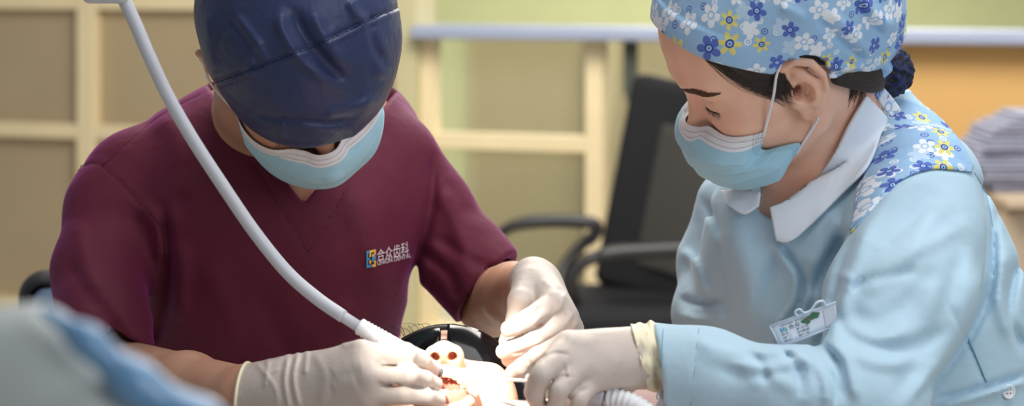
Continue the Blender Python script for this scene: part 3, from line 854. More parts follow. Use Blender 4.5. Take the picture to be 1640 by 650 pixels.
def d_vneck(p):
    px = to_px(p)
    l = ((px[:, 0] - 324) * (325 - 128) - (px[:, 1] - 128) * (487 - 324)) / math.hypot(197, 163)      # right of the left edge
    r = -((px[:, 0] - 487) * (140 - 325) - (px[:, 1] - 325) * (640 - 487)) / math.hypot(185, 153)
    return np.maximum(np.maximum(-l, r) * 2.1 / F_PX, p[:, 1] - 2.20)
scrub_all = U(.022, d_torso, I(.004, d_larm, d_sleeveL_end), I(.004, d_rarm, d_sleeveR_end))
scrub = folds(scrub_all, d_folds, .0016, 26, 3)
scrub = S(.003, scrub, lambda p: d_vneck(p))
inner_sl = [chain([Q(168, 535, 1.99), Q(176, 600, 1.955)], [rp(56, 1.99), rp(68, 1.96)]), chain([Q(765, 440, 2.12), Q(800, 484, 2.10)], [rp(52, 2.13), rp(66, 2.10)])]
scrub = S(.002, scrub, *inner_sl)
solid('scrub_top', scrub, (-.52, 1.84, .83), (.06, 2.36, 1.27), .0036, M['scrub'], dentist)
neck_d = chain([HC + HR @ np.array((0, -.03, -.06)), Q(438, 150, 2.06), Q(438, 210, 2.15)], [.058, .056, .066], .02)
bodyA = chain([Q(180, 585, 1.985), Q(300, 618, 1.86), Q(400, 636, 1.775), Q(470, 630, 1.75)], [rp(44, 1.98), rp(50, 1.86), rp(46, 1.78), rp(44, 1.75)], .015)
bodyB = chain([Q(788, 480, 2.13), Q(822, 470, 2.03), Q(850, 452, 1.91), Q(870, 475, 1.87)], [rp(56, 2.13), rp(46, 2.03), rp(29, 1.91), rp(27, 1.87)], .015)
upL = chain([Q(210, 265, 2.14), Q(165, 420, 2.07), Q(180, 585, 1.985)], [rp(58, 2.1), rp(52, 2.07), rp(44, 1.98)], .01)
upR = chain([Q(640, 245, 2.16), Q(740, 410, 2.15), Q(788, 480, 2.13)], [rp(52, 2.1), rp(50, 2.15), rp(52, 2.13)], .01)
d_body = U(.02, off(d_torso, -.012), upL, upR)
d_body = smin_fn(d_body, neck_d, .03)
d_body = smin_fn(smin_fn(d_body, bodyA, .015), bodyB, .015)
d_body = smin_fn(d_body, d_headw, .018)
d_body = smin_fn(d_body, U(0, off(hand_A, -.0032), off(hand_B, -.0032)), .004)
hx = (-.34, -.08, .0022)
solid('person', d_body, (-.52, 1.66, .80), (.08, 2.36, 1.40), .0048, M['skin_dentist'], dentist, fine={'x': [(-.30, -.09, .0024)], 'y': [(1.70, 1.98, .0026)], 'z': [(1.10, 1.36, .0026)]}).name = 'body'
# cap
cap_full = U(.03, ell((-.010, -.024, .028), (.0955, .099, .098)), ell((-.005, .028, .028), (.080, .076, .080)), ell((-.002, -.02, .07), (.080, .09, .075)))
cap_cut = lambda p: (.016 - .02 * np.clip(-p[:, 1] / .1, -1, 1) * 0 - p[:, 2] + np.where(p[:, 1] < 0, p[:, 1] * .25, p[:, 1] * .02) - .012 * np.clip(1 - (p[:, 0] / .09) ** 2, 0, 1) * 0)
capw = local(I(.004, S(.012, cap_full, *[ell((s * .102, -.004, -.008), (.024, .030, .034)) for s in (1, -1)]), cap_cut), HR, HC)
cap_f = [([(345, 131), (430, 100), (520, 65), (585, 33), (640, 10)], -.0028, 3.0), ([(345, 139), (430, 108), (520, 73), (585, 41), (640, 18)], .0018, 4),
         ([(375, 20), (405, 60), (428, 98)], .0035, 7), ([(365, 30), (395, 70), (415, 100)], -.0025, 6), ([(470, 20), (490, 60), (530, 110), (555, 122)], -.010, 10), ([(448, 20), (452, 50), (480, 95), (520, 128)], .007, 8), ([(500, 20), (520, 60), (548, 100)], .004, 9),
         ([(560, 0), (575, 25), (590, 35)], .006, 9), ([(590, 40), (610, 80), (615, 130)], .004, 14), ([(400, 180), (450, 190), (520, 196), (570, 190)], -.003, 6), ([(470, 199), (520, 208), (560, 205)], .0022, 8), ([(590, 20), (600, 70), (622, 110)], -.004, 8), ([(420, 60), (400, 100), (402, 130)], .003, 8), ([(600, 150), (570, 200), (560, 225)], .003, 12), ([(450, 195), (452, 225)], .002, 6), ([(520, 185), (560, 175), (600, 160)], .003, 9),
         ([(330, 20), (335, 70), (345, 120)], .003, 10), ([(340, 100), (350, 60), (385, 20)], -.002, 8)]
cap_s = folds(capw, cap_f, .0008, 40, 5)
cap_s = S(.001, cap_s, off(local(I(.004, off(cap_full, -.004), lambda p: np.maximum(p[:, 2] - .02, -1)), HR, HC), 0))
solid('surgical_cap', cap_s, HC - .17, HC + .17, .0019, M['cap_blue'], dentist)
st_px = spline([(345, 133), (430, 102), (520, 67), (585, 35), (637, 12)], 120); st_p = march(cap_s, st_px, 1.6, 2.1, .0002); mb = MB()
for i in range(0, 118, 3): mb.tube(st_p[i:i + 3], .0006, 5)
mb.make('seam_stitching', M['thread'], bpy.data.objects['surgical_cap'])
# face mask with ear loops
mc = [[(.070, .034, -.030), (.060, .056, -.027), (.040, .080, -.026), (.018, .0985, -.022), (0, .1035, -.018)],
      [(.072, .034, -.042), (.066, .060, -.044), (.047, .088, -.048), (.024, .110, -.046), (0, .119, -.044)],
      [(.072, .034, -.058), (.067, .062, -.066), (.050, .092, -.074), (.026, .112, -.076), (0, .121, -.076)],
      [(.070, .034, -.074), (.064, .060, -.088), (.050, .086, -.100), (.027, .105, -.106), (0, .112, -.108)],
      [(.066, .032, -.088), (.058, .052, -.106), (.045, .074, -.120), (.025, .088, -.128), (0, .093, -.130)]]
def mirror(rows): return [list(r) + [(-x, y, z) for x, y, z in r[-2::-1]] for r in rows]
mk = [[HC + HR @ (np.array(p) + (np.array((.004, .016, 0)) * min(1, max(0, -p[0] - .03) / .04) if p[0] < 0 else 0)) for p in r] for r in mirror(mc)]
d_mask, dG = mask_obj(mk, dentist, d_headw)
for s, j in ((1, 0), (-1, -1)):
    b = HR @ np.array((s * .088, -.012, .008)) + HC; 
    mid = HR @ np.array((s * .0865, .004, -.012)) + HC
    back = HR @ np.array((s * .088, -.026, -.012)) + HC
    mb = MB(); mb.tube(spline([dG[3, j], mid, b, back, dG[-6, j]], 30), .0012, 6)
    mb.make('ear_loop', M['string'], d_mask)
# brows and lashes
rnd = np.random.RandomState(4)
for s in (1, -1):
    n = 170; t = rnd.rand(n)
    p = project(d_head, np.stack([s * (.010 + .038 * t), .088 - .02 * t, -.002 + .004 * np.sin(t * 3) + rnd.uniform(-.0035, .0035, n)], 1))
    q = project(d_head, p + np.stack([np.full(n, s * .006), np.full(n, -.001), rnd.uniform(-.0005, .002, n)], 1)) + np.array((0, .0012, 0))
    L = np.stack([p, (p + q) / 2 + np.array((0, .0008, 0)), q], 1) @ HR.T + HC
    strands('eyebrow', L, .00028, M['hair'], dentist)
    t = np.sort(rnd.rand(26))
    p = project(d_head, np.stack([s * (.020 + .025 * t), .087 - .010 * t, np.full(26, -.0178)], 1))
    L = np.stack([p, p + np.array((s * .001, .0028, -.001)), p + np.stack([s * (.002 + .001 * np.sin(t * 31)), .0045 + .001 * np.sin(t * 19), 0 * t], 1)], 1) @ HR.T + HC
    strands('eyelashes', L, .00014, M['hair'], dentist)
# gloves
gA = folds(I(.001, hand_A, A_cut), [([(462, 568), (456, 610), (464, 660)], .0028, 4), ([(478, 562), (470, 605), (480, 655)], .0026, 4), ([(492, 560), (488, 600)], .0018, 4), ([(430, 575), (424, 620)], .0015, 4), ([(410, 580), (440, 620), (445, 650)], .0012, 4),
      ([(600, 578), (612, 586), (640, 586)], -.002, 3), ([(604, 611), (616, 617), (640, 617)], -.002, 3), ([(545, 552), (575, 547), (585, 556)], .0018, 7), ([(420, 600), (450, 590)], .001, 3), ([(530, 600), (560, 585), (585, 580)], .002, 14), ([(530, 620), (570, 610)], .0015, 14), ([(598, 587), (640, 587), (692, 593)], -.0015, 3), ([(600, 618), (640, 617), (694, 625)], -.0015, 3), ([(596, 649), (640, 649), (690, 650)], -.0015, 3), ([(640, 553), (644, 560)], .0008, 2.5), ([(652, 552), (656, 562)], .0008, 2.5), ([(646, 590), (650, 600)], .0008, 2.5), ([(500, 560), (520, 600), (515, 650)], .0012, 8)], .0006, 60, 7)
g = solid('rubber_glove', gA, (-.27, 1.64, .94), (-.04, 1.86, 1.06), .0016, M['glove'], dentist)
def rim_on(hand_fn, c, n, r, lift=.0006):
    n = np.array(n, float); n /= np.linalg.norm(n); e1 = np.cross(n, (0, 0, 1.)); e1 /= np.linalg.norm(e1); e2 = np.cross(e1, n)
    P = np.array([c + r * (math.cos(a) * e1 + math.sin(a) * e2) for a in np.linspace(0, 2 * math.pi, 49)[:-1]])
    for _ in range(4):
        P = project(lambda x: hand_fn(x) - lift, P, 4); P = P - ((P - c) @ n)[:, None] * n
    return np.vstack([P, P[:2]])
ringA = rim_on(hand_A, Q(392, 640, 1.775), (-1, .12, .06), .034)
MB().tube(ringA, .0016, 8).make('cuff_rim', M['glove_rim'], g)
gB = folds(I(.001, hand_B, B_cut), [([(868, 490), (852, 506), (846, 512)], -.003, 4), ([(905, 470), (893, 500), (880, 515)], .002, 5), ([(918, 500), (905, 522)], .0018, 4), ([(925, 515), (915, 535)], .0015, 4), ([(855, 525), (880, 512), (900, 498)], -.0015, 5),
      ([(824, 520), (832, 530)], -.001, 3), ([(850, 552), (875, 548)], .001, 4), ([(890, 515), (850, 530), (812, 543)], -.0016, 3), ([(908, 530), (860, 555), (815, 569)], -.0016, 3), ([(888, 563), (836, 580)], -.0014, 3), ([(882, 465), (905, 490), (915, 520)], .0012, 6), ([(870, 450), (895, 462)], .001, 5)], .0006, 60, 8)
g = solid('rubber_glove', gB, (-.02, 1.76, .98), (.08, 1.98, 1.10), .0016, M['glove'], dentist)
ringB = rim_on(hand_B, Q(847, 447, 1.933), (-.12, 1, .05), .022)
MB().tube(ringB, .0016, 8).make('cuff_rim', M['glove_rim'], g)
# seams and chest logo, stitched on the scrub top
logo_parent = bpy.data.objects['scrub_top']
seams('seam_stitching', scrub, [[(405, 262), (440, 318), (493, 404)], [(556, 300), (530, 345), (493, 404)], [(322, 150), (250, 190), (172, 258), (160, 264)], [(118, 270), (160, 264), (222, 325), (258, 365), (264, 420)], [(250, 560), (262, 575), (268, 590)]], .0006, M['thread_maroon'], logo_parent)
def stitch(name, V, Fc, quad, mat, fn=scrub, par=logo_parent, d0=1.8, d1=2.4, lift=.0012):
    P = march(fn, on_quad(V, *quad), d0, d1, lift)
    return mesh_obj(name, P, Fc, mat, par, smooth=False)
V, Fc = text_shape('合众齿科')
stitch('logo', V, Fc, ((604, 400), (654, 386), (655, 408), (604, 419)), M['logo_white'])
V, Fc = text_shape('UNION DENTAL')
stitch('logo', V, Fc, ((604, 418), (658, 405), (659, 412), (605, 425)), M['logo_white'])
def rect_grid(rects):
    V = []; Fc = []
    for x0, y0, x1, y1 in rects:
        for i in range(3):
            for j in range(3):
                xa, xb = x0 + (x1 - x0) * i / 3, x0 + (x1 - x0) * (i + 1) / 3; ya, yb = y0 + (y1 - y0) * j / 3, y0 + (y1 - y0) * (j + 1) / 3
                b = len(V); V += [(xa, ya), (xb, ya), (xb, yb), (xa, yb)]; Fc.append((b, b + 1, b + 2, b + 3))
    return np.array(V), Fc
eq = ((587, 402), (602, 399), (602, 427), (587, 429))
V, Fc = rect_grid([(0, 0, .18, 1), (0, 0, .55, .16), (.0, .44, .4, .56), (.6, .3, .78, .6), (.6, .44, 1, .56), (.82, .55, 1, .75), (0, .84, .35, 1)])
stitch('emblem', V, Fc, eq, M['logo_blue'])
V, Fc = rect_grid([(.32, .62, .5, 1), (.32, .86, 1, 1), (.82, .72, 1, 1), (.3, .22, .5, .42), (.62, 0, 1, .16), (.82, 0, 1, .38), (.6, .6, .8, .76)])
stitch('emblem', V, Fc, eq, M['logo_yellow'])
# ================================================================ THE ASSISTANT
nurse = thing('person', 'person in pale blue uniform and flowered cap, looking down, holding the white suction tube', 'person')
NC = Q(1228, 60, 1.89); NR = frame((-.868, -.03, -.495), (-.435, -.43, .79))
n_head = head(ear_sc=1.03, ear_y=.003, nose_y=-.010)
n_headw = local(n_head, NR, NC)
n_torso = dsec([(148, 1385, 1450, 2.04, .05), (180, 1320, 1500, 2.03, .08), (220, 1245, 1532, 2.02, .105), (270, 1175, 1562, 2.01, .122), (330, 1135, 1592, 2.0, .13), (400, 1122, 1620, 1.995, .132),
                (470, 1122, 1640, 1.99, .132), (560, 1128, 1652, 1.99, .135), (640, 1130, 1662, 1.99, .14), (760, 1130, 1665, 1.99, .14)], 2.0)
n_near = chain([Q(1482, 300, 1.90), Q(1466, 380, 1.86), Q(1440, 480, 1.80), Q(1375, 650, 1.715)], [rp(92, 1.90), rp(106, 1.86), rp(112, 1.80), rp(92, 1.715)], .02)
n_fore = chain([Q(1385, 655, 1.715), Q(1240, 632, 1.70), Q(1140, 604, 1.715), Q(1020, 588, 1.73)], [rp(90, 1.715), rp(68, 1.70), rp(68, 1.715), rp(72, 1.73)], .02)
n_far = chain([Q(1176, 335, 2.12), Q(1146, 420, 2.12), Q(1140, 500, 2.07), Q(1160, 560, 1.98)], [rp(66, 2.12), rp(58, 2.12), rp(56, 2.07), rp(48, 1.98)], .02)
n_cuff = half(Q(1056, 590, 1.73), (-1, -.02, -.12))
n_folds = [([(1376, 372), (1348, 425), (1336, 478), (1328, 520), (1300, 560)], -0.0149, 8), ([(1392, 365), (1366, 430), (1352, 480), (1345, 520)], 0.0060, 12),
           ([(1480, 275), (1430, 310), (1392, 360), (1360, 420)], 0.0050, 14), ([(1500, 300), (1460, 350), (1410, 400)], -0.0040, 14), ([(1500, 340), (1450, 410), (1380, 470)], 0.0050, 16), ([(1350, 500), (1400, 515), (1450, 490), (1500, 430)], -0.0050, 16),
           ([(1345, 520), (1400, 545), (1460, 525)], 0.0060, 14), ([(1310, 545), (1340, 580), (1352, 640)], -0.0095, 7), ([(1325, 545), (1358, 580), (1372, 640)], 0.0068, 8), ([(1290, 570), (1318, 600), (1325, 650)], 0.0068, 9), ([(1300, 565), (1335, 610), (1340, 650)], -0.0054, 5),
           ([(1592, 345), (1590, 420), (1585, 470), (1545, 550), (1470, 640)], -0.0135, 8), ([(1560, 275), (1578, 310), (1590, 370), (1592, 440)], -0.0030, 3.5), ([(1480, 440), (1500, 520), (1470, 600)], 0.0050, 24), ([(1540, 340), (1555, 420), (1530, 510)], 0.0040, 16),
           ([(1239, 392), (1256, 418), (1272, 445), (1268, 485), (1250, 515), (1234, 562)], 0.0081, 6, 1.82, 9), ([(1252, 390), (1268, 416), (1284, 446), (1280, 486), (1262, 516)], -0.0081, 6, 1.82, 9),
           ([(1160, 360), (1190, 440), (1210, 530)], 0.0050, 18, 1.82, 9), ([(1125, 320), (1150, 360), (1162, 430), (1165, 520)], -0.0108, 8, 1.93, 9), ([(1090, 478), (1120, 486), (1160, 480)], -0.0081, 6, 1.93, 9), ([(1088, 500), (1120, 512), (1165, 508)], 0.0081, 7, 1.93, 9), ([(1088, 525), (1130, 535), (1180, 545)], -0.0081, 6, 1.93, 9), ([(1090, 400), (1110, 420), (1130, 470)], 0.0054, 9, 1.93, 9),
           ([(1370, 400), (1330, 440), (1290, 490)], 0.0050, 10, 1.82, 9), ([(1385, 350), (1345, 400), (1310, 460), (1290, 540)], -0.0068, 9, 1.82, 9), ([(1330, 330), (1310, 380), (1290, 430)], 0.0040, 14, 1.82, 9),
           ([(1085, 545), (1130, 560), (1190, 570)], 0.0030, 8, 1.93, 9), ([(1150, 590), (1200, 600), (1260, 590)], -0.0030, 12), ([(1180, 580), (1230, 590), (1290, 572)], 0.0068, 9), ([(1230, 600), (1270, 620), (1300, 650)], 0.0040, 12), ([(1120, 560), (1180, 585), (1220, 620)], 0.0030, 12),
           ([(1119, 525), (1112, 590), (1105, 650)], -0.0012, 2.5), ([(1500, 640), (1560, 625), (1640, 600)], -0.0054, 5), ([(1500, 652), (1560, 637), (1640, 612)], 0.0054, 6), ([(1510, 470), (1540, 530), (1580, 620)], -0.0014, 2.6), ([(1610, 400), (1600, 470), (1620, 540)], 0.0060, 12), ([(1628, 420), (1616, 500), (1640, 560)], -0.0081, 8),
           ([(1440, 290), (1490, 272), (1550, 275)], -0.0020, 3.5), ([(1400, 330), (1420, 305), (1440, 290)], -0.0020, 3.5),
           ([(1352, 452), (1400, 425), (1480, 395), (1540, 360)], .004, 12), ([(1350, 464), (1400, 447), (1470, 432)], -.004, 9), ([(1338, 485), (1352, 525), (1395, 552), (1455, 556), (1510, 530)], -.006, 12), ([(1330, 505), (1345, 550), (1395, 578), (1460, 582)], .005, 12),
           ([(1345, 438), (1364, 450), (1354, 466)], .006, 7), ([(1580, 420), (1520, 560), (1450, 650)], .005, 14), ([(1540, 400), (1500, 520), (1430, 640)], -.004, 16),
           ([(1110, 545), (1180, 565), (1250, 562), (1300, 552)], .004, 9, 0, 1.85), ([(1190, 562), (1215, 577), (1230, 612)], -.004, 7, 0, 1.85), ([(1250, 560), (1276, 587), (1282, 640)], -.005, 6, 0, 1.85), ([(1265, 556), (1294, 582), (1302, 640)], .005, 7, 0, 1.85),
           ([(1160, 300), (1185, 380), (1215, 460), (1225, 540)], .005, 20, 1.82, 9), ([(1244, 395), (1228, 455), (1206, 525)], -.004, 11, 1.82, 9), ([(1365, 375), (1335, 430), (1318, 480)], .005, 7, 1.82, 9), ([(1352, 372), (1322, 425), (1304, 475)], -.005, 6, 1.82, 9), ([(1340, 345), (1318, 395), (1296, 440)], .004, 8, 1.82, 9)]
coat_all = U(.02, n_torso, n_far)
coat_all = smin_fn(coat_all, U(.03, n_near, I(.002, n_fore, n_cuff)), .014)
neck_n = chain([NC + NR @ np.array((0, -.035, -.05)), Q(1322, 190, 1.95), Q(1318, 300, 2.0)], [.052, .050, .060], .02)
coat_f = folds(coat_all, n_folds, .0016, 24, 11)
coat = S(.006, coat_f, chain([Q(1325, 90, 1.93), Q(1305, 240, 1.945), Q(1268, 318, 1.92)], [.062, .058, .036], .01))
coat = S(.002, coat, cone(Q(1090, 594, 1.723), Q(1030, 587, 1.73), rp(46, 1.72), rp(60, 1.73)))
solid('uniform_coat', coat, (.10, 1.60, .88), (.53, 2.20, 1.24), .0034, M['coat'], nurse)
# gloved hand
Ch = [[(1040, 566, 1.735, 42), (912, 551, 1.69, 23)], [(1040, 570, 1.73, 42), (902, 571, 1.678, 24)], [(1040, 574, 1.735, 41), (924, 592, 1.68, 24)], [(1040, 576, 1.74, 38), (952, 602, 1.69, 23)]]
Cf = [[(908, 550, 1.692, 21), (862, 572, 1.696, 17.5), (838, 587, 1.705, 15.5), (821, 597, 1.715, 13.5)],
      [(896, 571, 1.676, 22), (865, 599, 1.652, 18.5), (857, 627, 1.66, 17), (866, 652, 1.68, 15)],
      [(920, 594, 1.676, 21), (893, 624, 1.656, 17.5), (889, 652, 1.665, 16), (896, 676, 1.68, 14)],
      [(950, 606, 1.688, 20), (926, 638, 1.668, 16.5), (922, 664, 1.68, 14.5), (928, 684, 1.69, 13)]]
Ct = [(1000, 604, 1.75, 28), (930, 648, 1.74, 22), (870, 660, 1.735, 19), (800, 656, 1.73, 14)]
hand_C = hand(Ch, Cf, Ct, kp=.012)
C_cut = half(Q(1056, 570, 1.735), (1, 0, .12))
gC = folds(I(.001, hand_C, C_cut), [([(1020, 528), (1028, 570), (1034, 615)], .0028, 3.5), ([(1034, 526), (1040, 570), (1042, 612)], .003, 4), ([(1046, 526), (1054, 560), (1048, 612)], .0028, 4), ([(905, 575), (912, 600), (912, 612)], .0014, 3), ([(985, 600), (990, 590), (992, 575)], .0008, 3),
      ([(912, 568), (884, 566), (860, 580), (843, 602)], -.0026, 3.2), ([(918, 604), (897, 604), (880, 618), (874, 650)], -.0026, 3.2), ([(944, 622), (924, 628), (908, 648), (902, 670)], -.0024, 3), ([(930, 540), (960, 560), (1000, 580)], .0010, 14), ([(905, 540), (930, 545), (960, 545)], .0014, 9), ([(935, 612), (930, 625)], .001, 2.5), ([(848, 570), (856, 584)], .001, 2), ([(858, 565), (866, 580)], .0009, 2), ([(842, 580), (848, 592)], .001, 2)], .0006, 60, 9)
g = solid('rubber_glove', gC, (-.02, 1.61, .95), (.135, 1.79, 1.06), .0016, M['glove'], nurse)
cf = lambda p: off(hand_C, .0024)(p) - .0010 * np.sin(p[:, 0] * 620 + 140 * p[:, 2]) - .0010 * np.sin(p[:, 2] * 330 + p[:, 0] * 150)
solid('glove_cuff', I(.0008, cf, half(Q(1022, 568, 1.733), (-1, 0, -.26)), half(Q(1057, 568, 1.733), (1, 0, .10 ))), (.085, 1.67, .95), (.14, 1.80, 1.07), .0014, M['glove_rim'], g)
# body
n_body = U(.02, off(n_torso, -.014), chain([Q(1482, 305, 1.90), Q(1440, 480, 1.80), Q(1385, 650, 1.715)], [rp(70, 1.9), rp(72, 1.8), rp(60, 1.71)]),
           chain([Q(1385, 650, 1.715), Q(1240, 632, 1.70), Q(1140, 604, 1.715), Q(1040, 572, 1.735), Q(1000, 570, 1.72)], [rp(56, 1.715), rp(50, 1.70), rp(46, 1.715), rp(38, 1.735), rp(36, 1.72)]),
           chain([Q(1178, 338, 2.12), Q(1148, 420, 2.12), Q(1142, 500, 2.07), Q(1165, 555, 1.98)], [rp(50, 2.12), rp(46, 2.12), rp(42, 2.07), rp(34, 1.98)]))
n_body = smin_fn(smin_fn(n_body, neck_n, .03), n_headw, .02)
n_body = smin_fn(n_body, off(hand_C, -.0032), .004)
solid('person', n_body, (-.02, 1.60, .86), (.53, 2.20, 1.43), .0046, M['skin_nurse'], nurse, fine={'x': [(.12, .31, .0018)], 'y': [(1.74, 1.92, .0022)], 'z': [(1.13, 1.31, .0018)]}).name = 'body'
# cap
def fuv_cap(V):
    q = (V - NC) @ NR; q = q - np.array((0, -.03, .035)); r = np.linalg.norm(q, axis=1)
    return np.stack([np.arctan2(q[:, 1], -q[:, 0]) * .112, np.arcsin(np.clip(q[:, 2] / r, -1, 1)) * .112, np.zeros(len(q))], 1)
ncap_full = U(.03, ell((0, -.014, .025), (.088, .108, .092)), ell((0, -.045, .050), (.092, .095, .085)), ell((0, -.075, -.005), (.068, .062, .075)), ell((0, .024, .034), (.069, .068, .062)))
hem = lambda p: -.005 + .84 * np.clip(p[:, 1], -.085, .10) + .004 * np.clip(1 - np.abs(p[:, 1] - .0) / .03, 0, 1)
ear_out = [ell((s * .088, .002, -.014), (.032, .031, .035)) for s in (1, -1)]
ncap_l = I(.004, S(.003, ncap_full, *ear_out), lambda p: hem(p) - p[:, 2])
band = I(.003, off(U(.03, ell((0, -.014, .025), (.088, .108, .092)), ell((0, -.075, -.005), (.068, .062, .075)), ell((0, .024, .034), (.069, .068, .062))), .0022), lambda p: hem(p) - .001 - p[:, 2], lambda p: p[:, 2] - hem(p) - .030 - .004 * np.clip(p[:, 1] / .1, 0, 1))
band = S(.002, band, *ear_out)
ncap_w = local(lambda p: np.minimum(ncap_l(p), band(p)), NR, NC)
ncap_f = folds(ncap_w, [([(1270, 95), (1330, 108), (1380, 110)], .004, 5), ([(1300, 102), (1340, 118), (1385, 114)], -.004, 4), ([(1370, 0), (1385, 30), (1415, 60)], -.004, 7), ([(1385, 0), (1405, 25), (1430, 45)], .005, 9), ([(1330, 20), (1370, 60), (1395, 90)], .004, 9), ([(1310, 30), (1350, 70), (1385, 95)], -.004, 6), ([(1250, 10), (1290, 30)], .003, 9)], .0014, 30, 2)
ncap_f = S(.001, ncap_f, local(lambda p: np.maximum(off(ncap_full, -.004)(p), p[:, 2] - hem(p) - .02), NR, NC))
solid('flowered_cap', ncap_f, NC - .19, NC + .19, .0024, M['floral'], nurse, attrs={'fuv': fuv_cap})
cap_o = bpy.data.objects['flowered_cap']
# knot and tail of the cap's tie
Y_R = frame((.25, -.66, .71), (.1, .7, .7))
fuv_flat = lambda V: np.stack([V @ Y_R[:, 0], V @ Y_R[:, 2], np.zeros(len(V))], 1)
kn = U(.006, ell(Q(1390, 112, 1.893), (.009, .009, .011)), chain([Q(1395, 110, 1.888), Q(1410, 98, 1.88), Q(1418, 108, 1.885), Q(1404, 122, 1.89)], [.006, .0075, .007, .006]))
solid('tie_knot', kn, Q(1392, 112, 1.89) - .035, Q(1392, 112, 1.89) + .045, .0016, M['floral'], cap_o, attrs={'fuv': fuv_flat})
tl = fill([(1383, 128), (1400, 150), (1414, 172), (1428, 186)], [(1400, 128), (1424, 150), (1438, 168), (1444, 178)], 10, 24)
tl = np.stack([[Q(x, y, 1.892 + .010 * math.sin(j / 23 * 3) + .02 * j / 23) for j, (x, y) in enumerate(r)] for r in tl])
mb = MB().sheet(tl, .002); mb.make('tie_tail', M['floral'], cap_o, attrs={'fuv': fuv_flat(np.array(mb.V))})
# hair under the cap, bun in its net, loose strands
hairline = lambda p: np.maximum(p[:, 1] - (.030 + .46 * np.clip(p[:, 2] + .02, -.02, .09)), -.034 - p[:, 2] + np.clip(-p[:, 1] - .02, -.02, .06) * -1.15)
ear_gap = lambda p: .020 - np.sqrt((p[:, 1] + .010) ** 2 + (p[:, 2] + .028) ** 2)
hair_l = I(.005, off(U(.035, ell((0, -.014, .020), (.076, .096, .084)), ell((0, .028, .034), (.062, .061, .056)), ell((0, -.044, -.058), (.0605, .048, .058))), .0022), hairline, ear_gap)
hair_w = local(hair_l, NR, NC)
hair_o = solid('hair', hair_w, NC - .13, NC + .13, .0024, M['hair'], nurse)
rnd = np.random.RandomState(8)
n = 420; t = rnd.rand(n); w = rnd.rand(n) ** 2.2
a0 = np.stack([1118 + 140 * t, 82 + 36 * t + 3 * rnd.rand(n)], 1); a2 = np.stack([1232 + 36 * t + 14 * rnd.rand(n), 124 + 20 * t + 36 * w], 1); a1 = a0 * .5 + a2 * .5 + np.stack([-6 + 10 * rnd.rand(n), 6 + 10 * w], 1)
pp = march(n_headw, np.vstack([a0, a1, a2]), 1.6, 2.0, .0006).reshape(3, n, 3)
L = [spline([pp[0, i], pp[1, i], pp[2, i]], 9) for i in range(n)]
pj = project(lambda x: n_headw(x) - .0007, np.vstack(L), 3).reshape(n, 9, 3)
strands('hair_strands', pj, .00028, M['hair'], hair_o)
n = 150; t = rnd.rand(n); a0 = np.stack([1332 + 50 * t, 158 - 8 * t + 22 * rnd.rand(n) ** 2], 1); a2 = np.stack([1338 + 50 * t, 128 - 4 * t + 6 * rnd.rand(n)], 1)
pp = march(U(.012, neck_n, n_headw), np.vstack([a0, (a0 + a2) / 2 + (3, 0), a2]), 1.6, 2.1, .0008).reshape(3, n, 3)
strands('nape_strands', [spline([pp[2, i], pp[1, i], pp[0, i]], 7) for i in range(n)], .00030, M['hair'], hair_o)
bun = U(.02, ell(Q(1425, 112, 1.96), (.0235, .024, .0235)), ell(Q(1410, 128, 1.955), (.016, .018, .015)))
bunf = lambda p: bun(p) - .0018 * np.sin(p[:, 0] * 420 + 2 * np.sin(p[:, 2] * 260)) * np.sin(p[:, 2] * 380 + np.sin(p[:, 1] * 300))
solid('hair_bun', bunf, Q(1425, 112, 1.96) - .045, Q(1425, 112, 1.96) + .045, .0016, M['net'], hair_o)
# brow and lashes
for s in (-1, 1):
    n = 520; t = rnd.rand(n)
    wid = np.where(t < .5, .0046, .0046 - (t - .5) * .0082)
    p = project(n_head, np.stack([s * (.011 + .040 * t), .090 - .02 * t, .0035 + .0055 * np.sin(t * 2.6) + rnd.uniform(-1, 1, n) * wid], 1))
    q = p + np.stack([np.full(n, s * .006), np.full(n, -.0015), rnd.uniform(-.0002, .0012, n)], 1); q = project(lambda x: n_head(x) - .0005, q, 6)
    L = np.stack([p, (p + q) / 2 + np.array((s * .0002, .0004, 0)), q], 1) @ NR.T + NC
    strands('eyebrow', L, .00030, M['brow'], nurse)
    m = 30; t = np.linspace(0, 1, m)
    p = project(n_head, np.stack([s * (.0215 + .0245 * t), .088 - .012 * t, -.0185 + .0012 * np.sin(t * 3)], 1))
    tip = np.stack([s * (.0008 + .0035 * t), .0022 + .0006 * np.sin(t * 17), -.0036 - .0010 * np.sin(t * 23)], 1)
    L = np.stack([p, p + tip * .55 + np.array((0, .0003, -.0006)), p + tip], 1) @ NR.T + NC
    la = strands('eyelashes', L, .00022, M['hair'], nurse)
    ln = project(lambda x: n_head(x) - .0001, p, 4) @ NR.T + NC
    MB().tube(ln, np.interp(t, [0, .15, .85, 1], [.0003, .0007, .0008, .0003]), 6).make('lash_line', M['hair'], la)
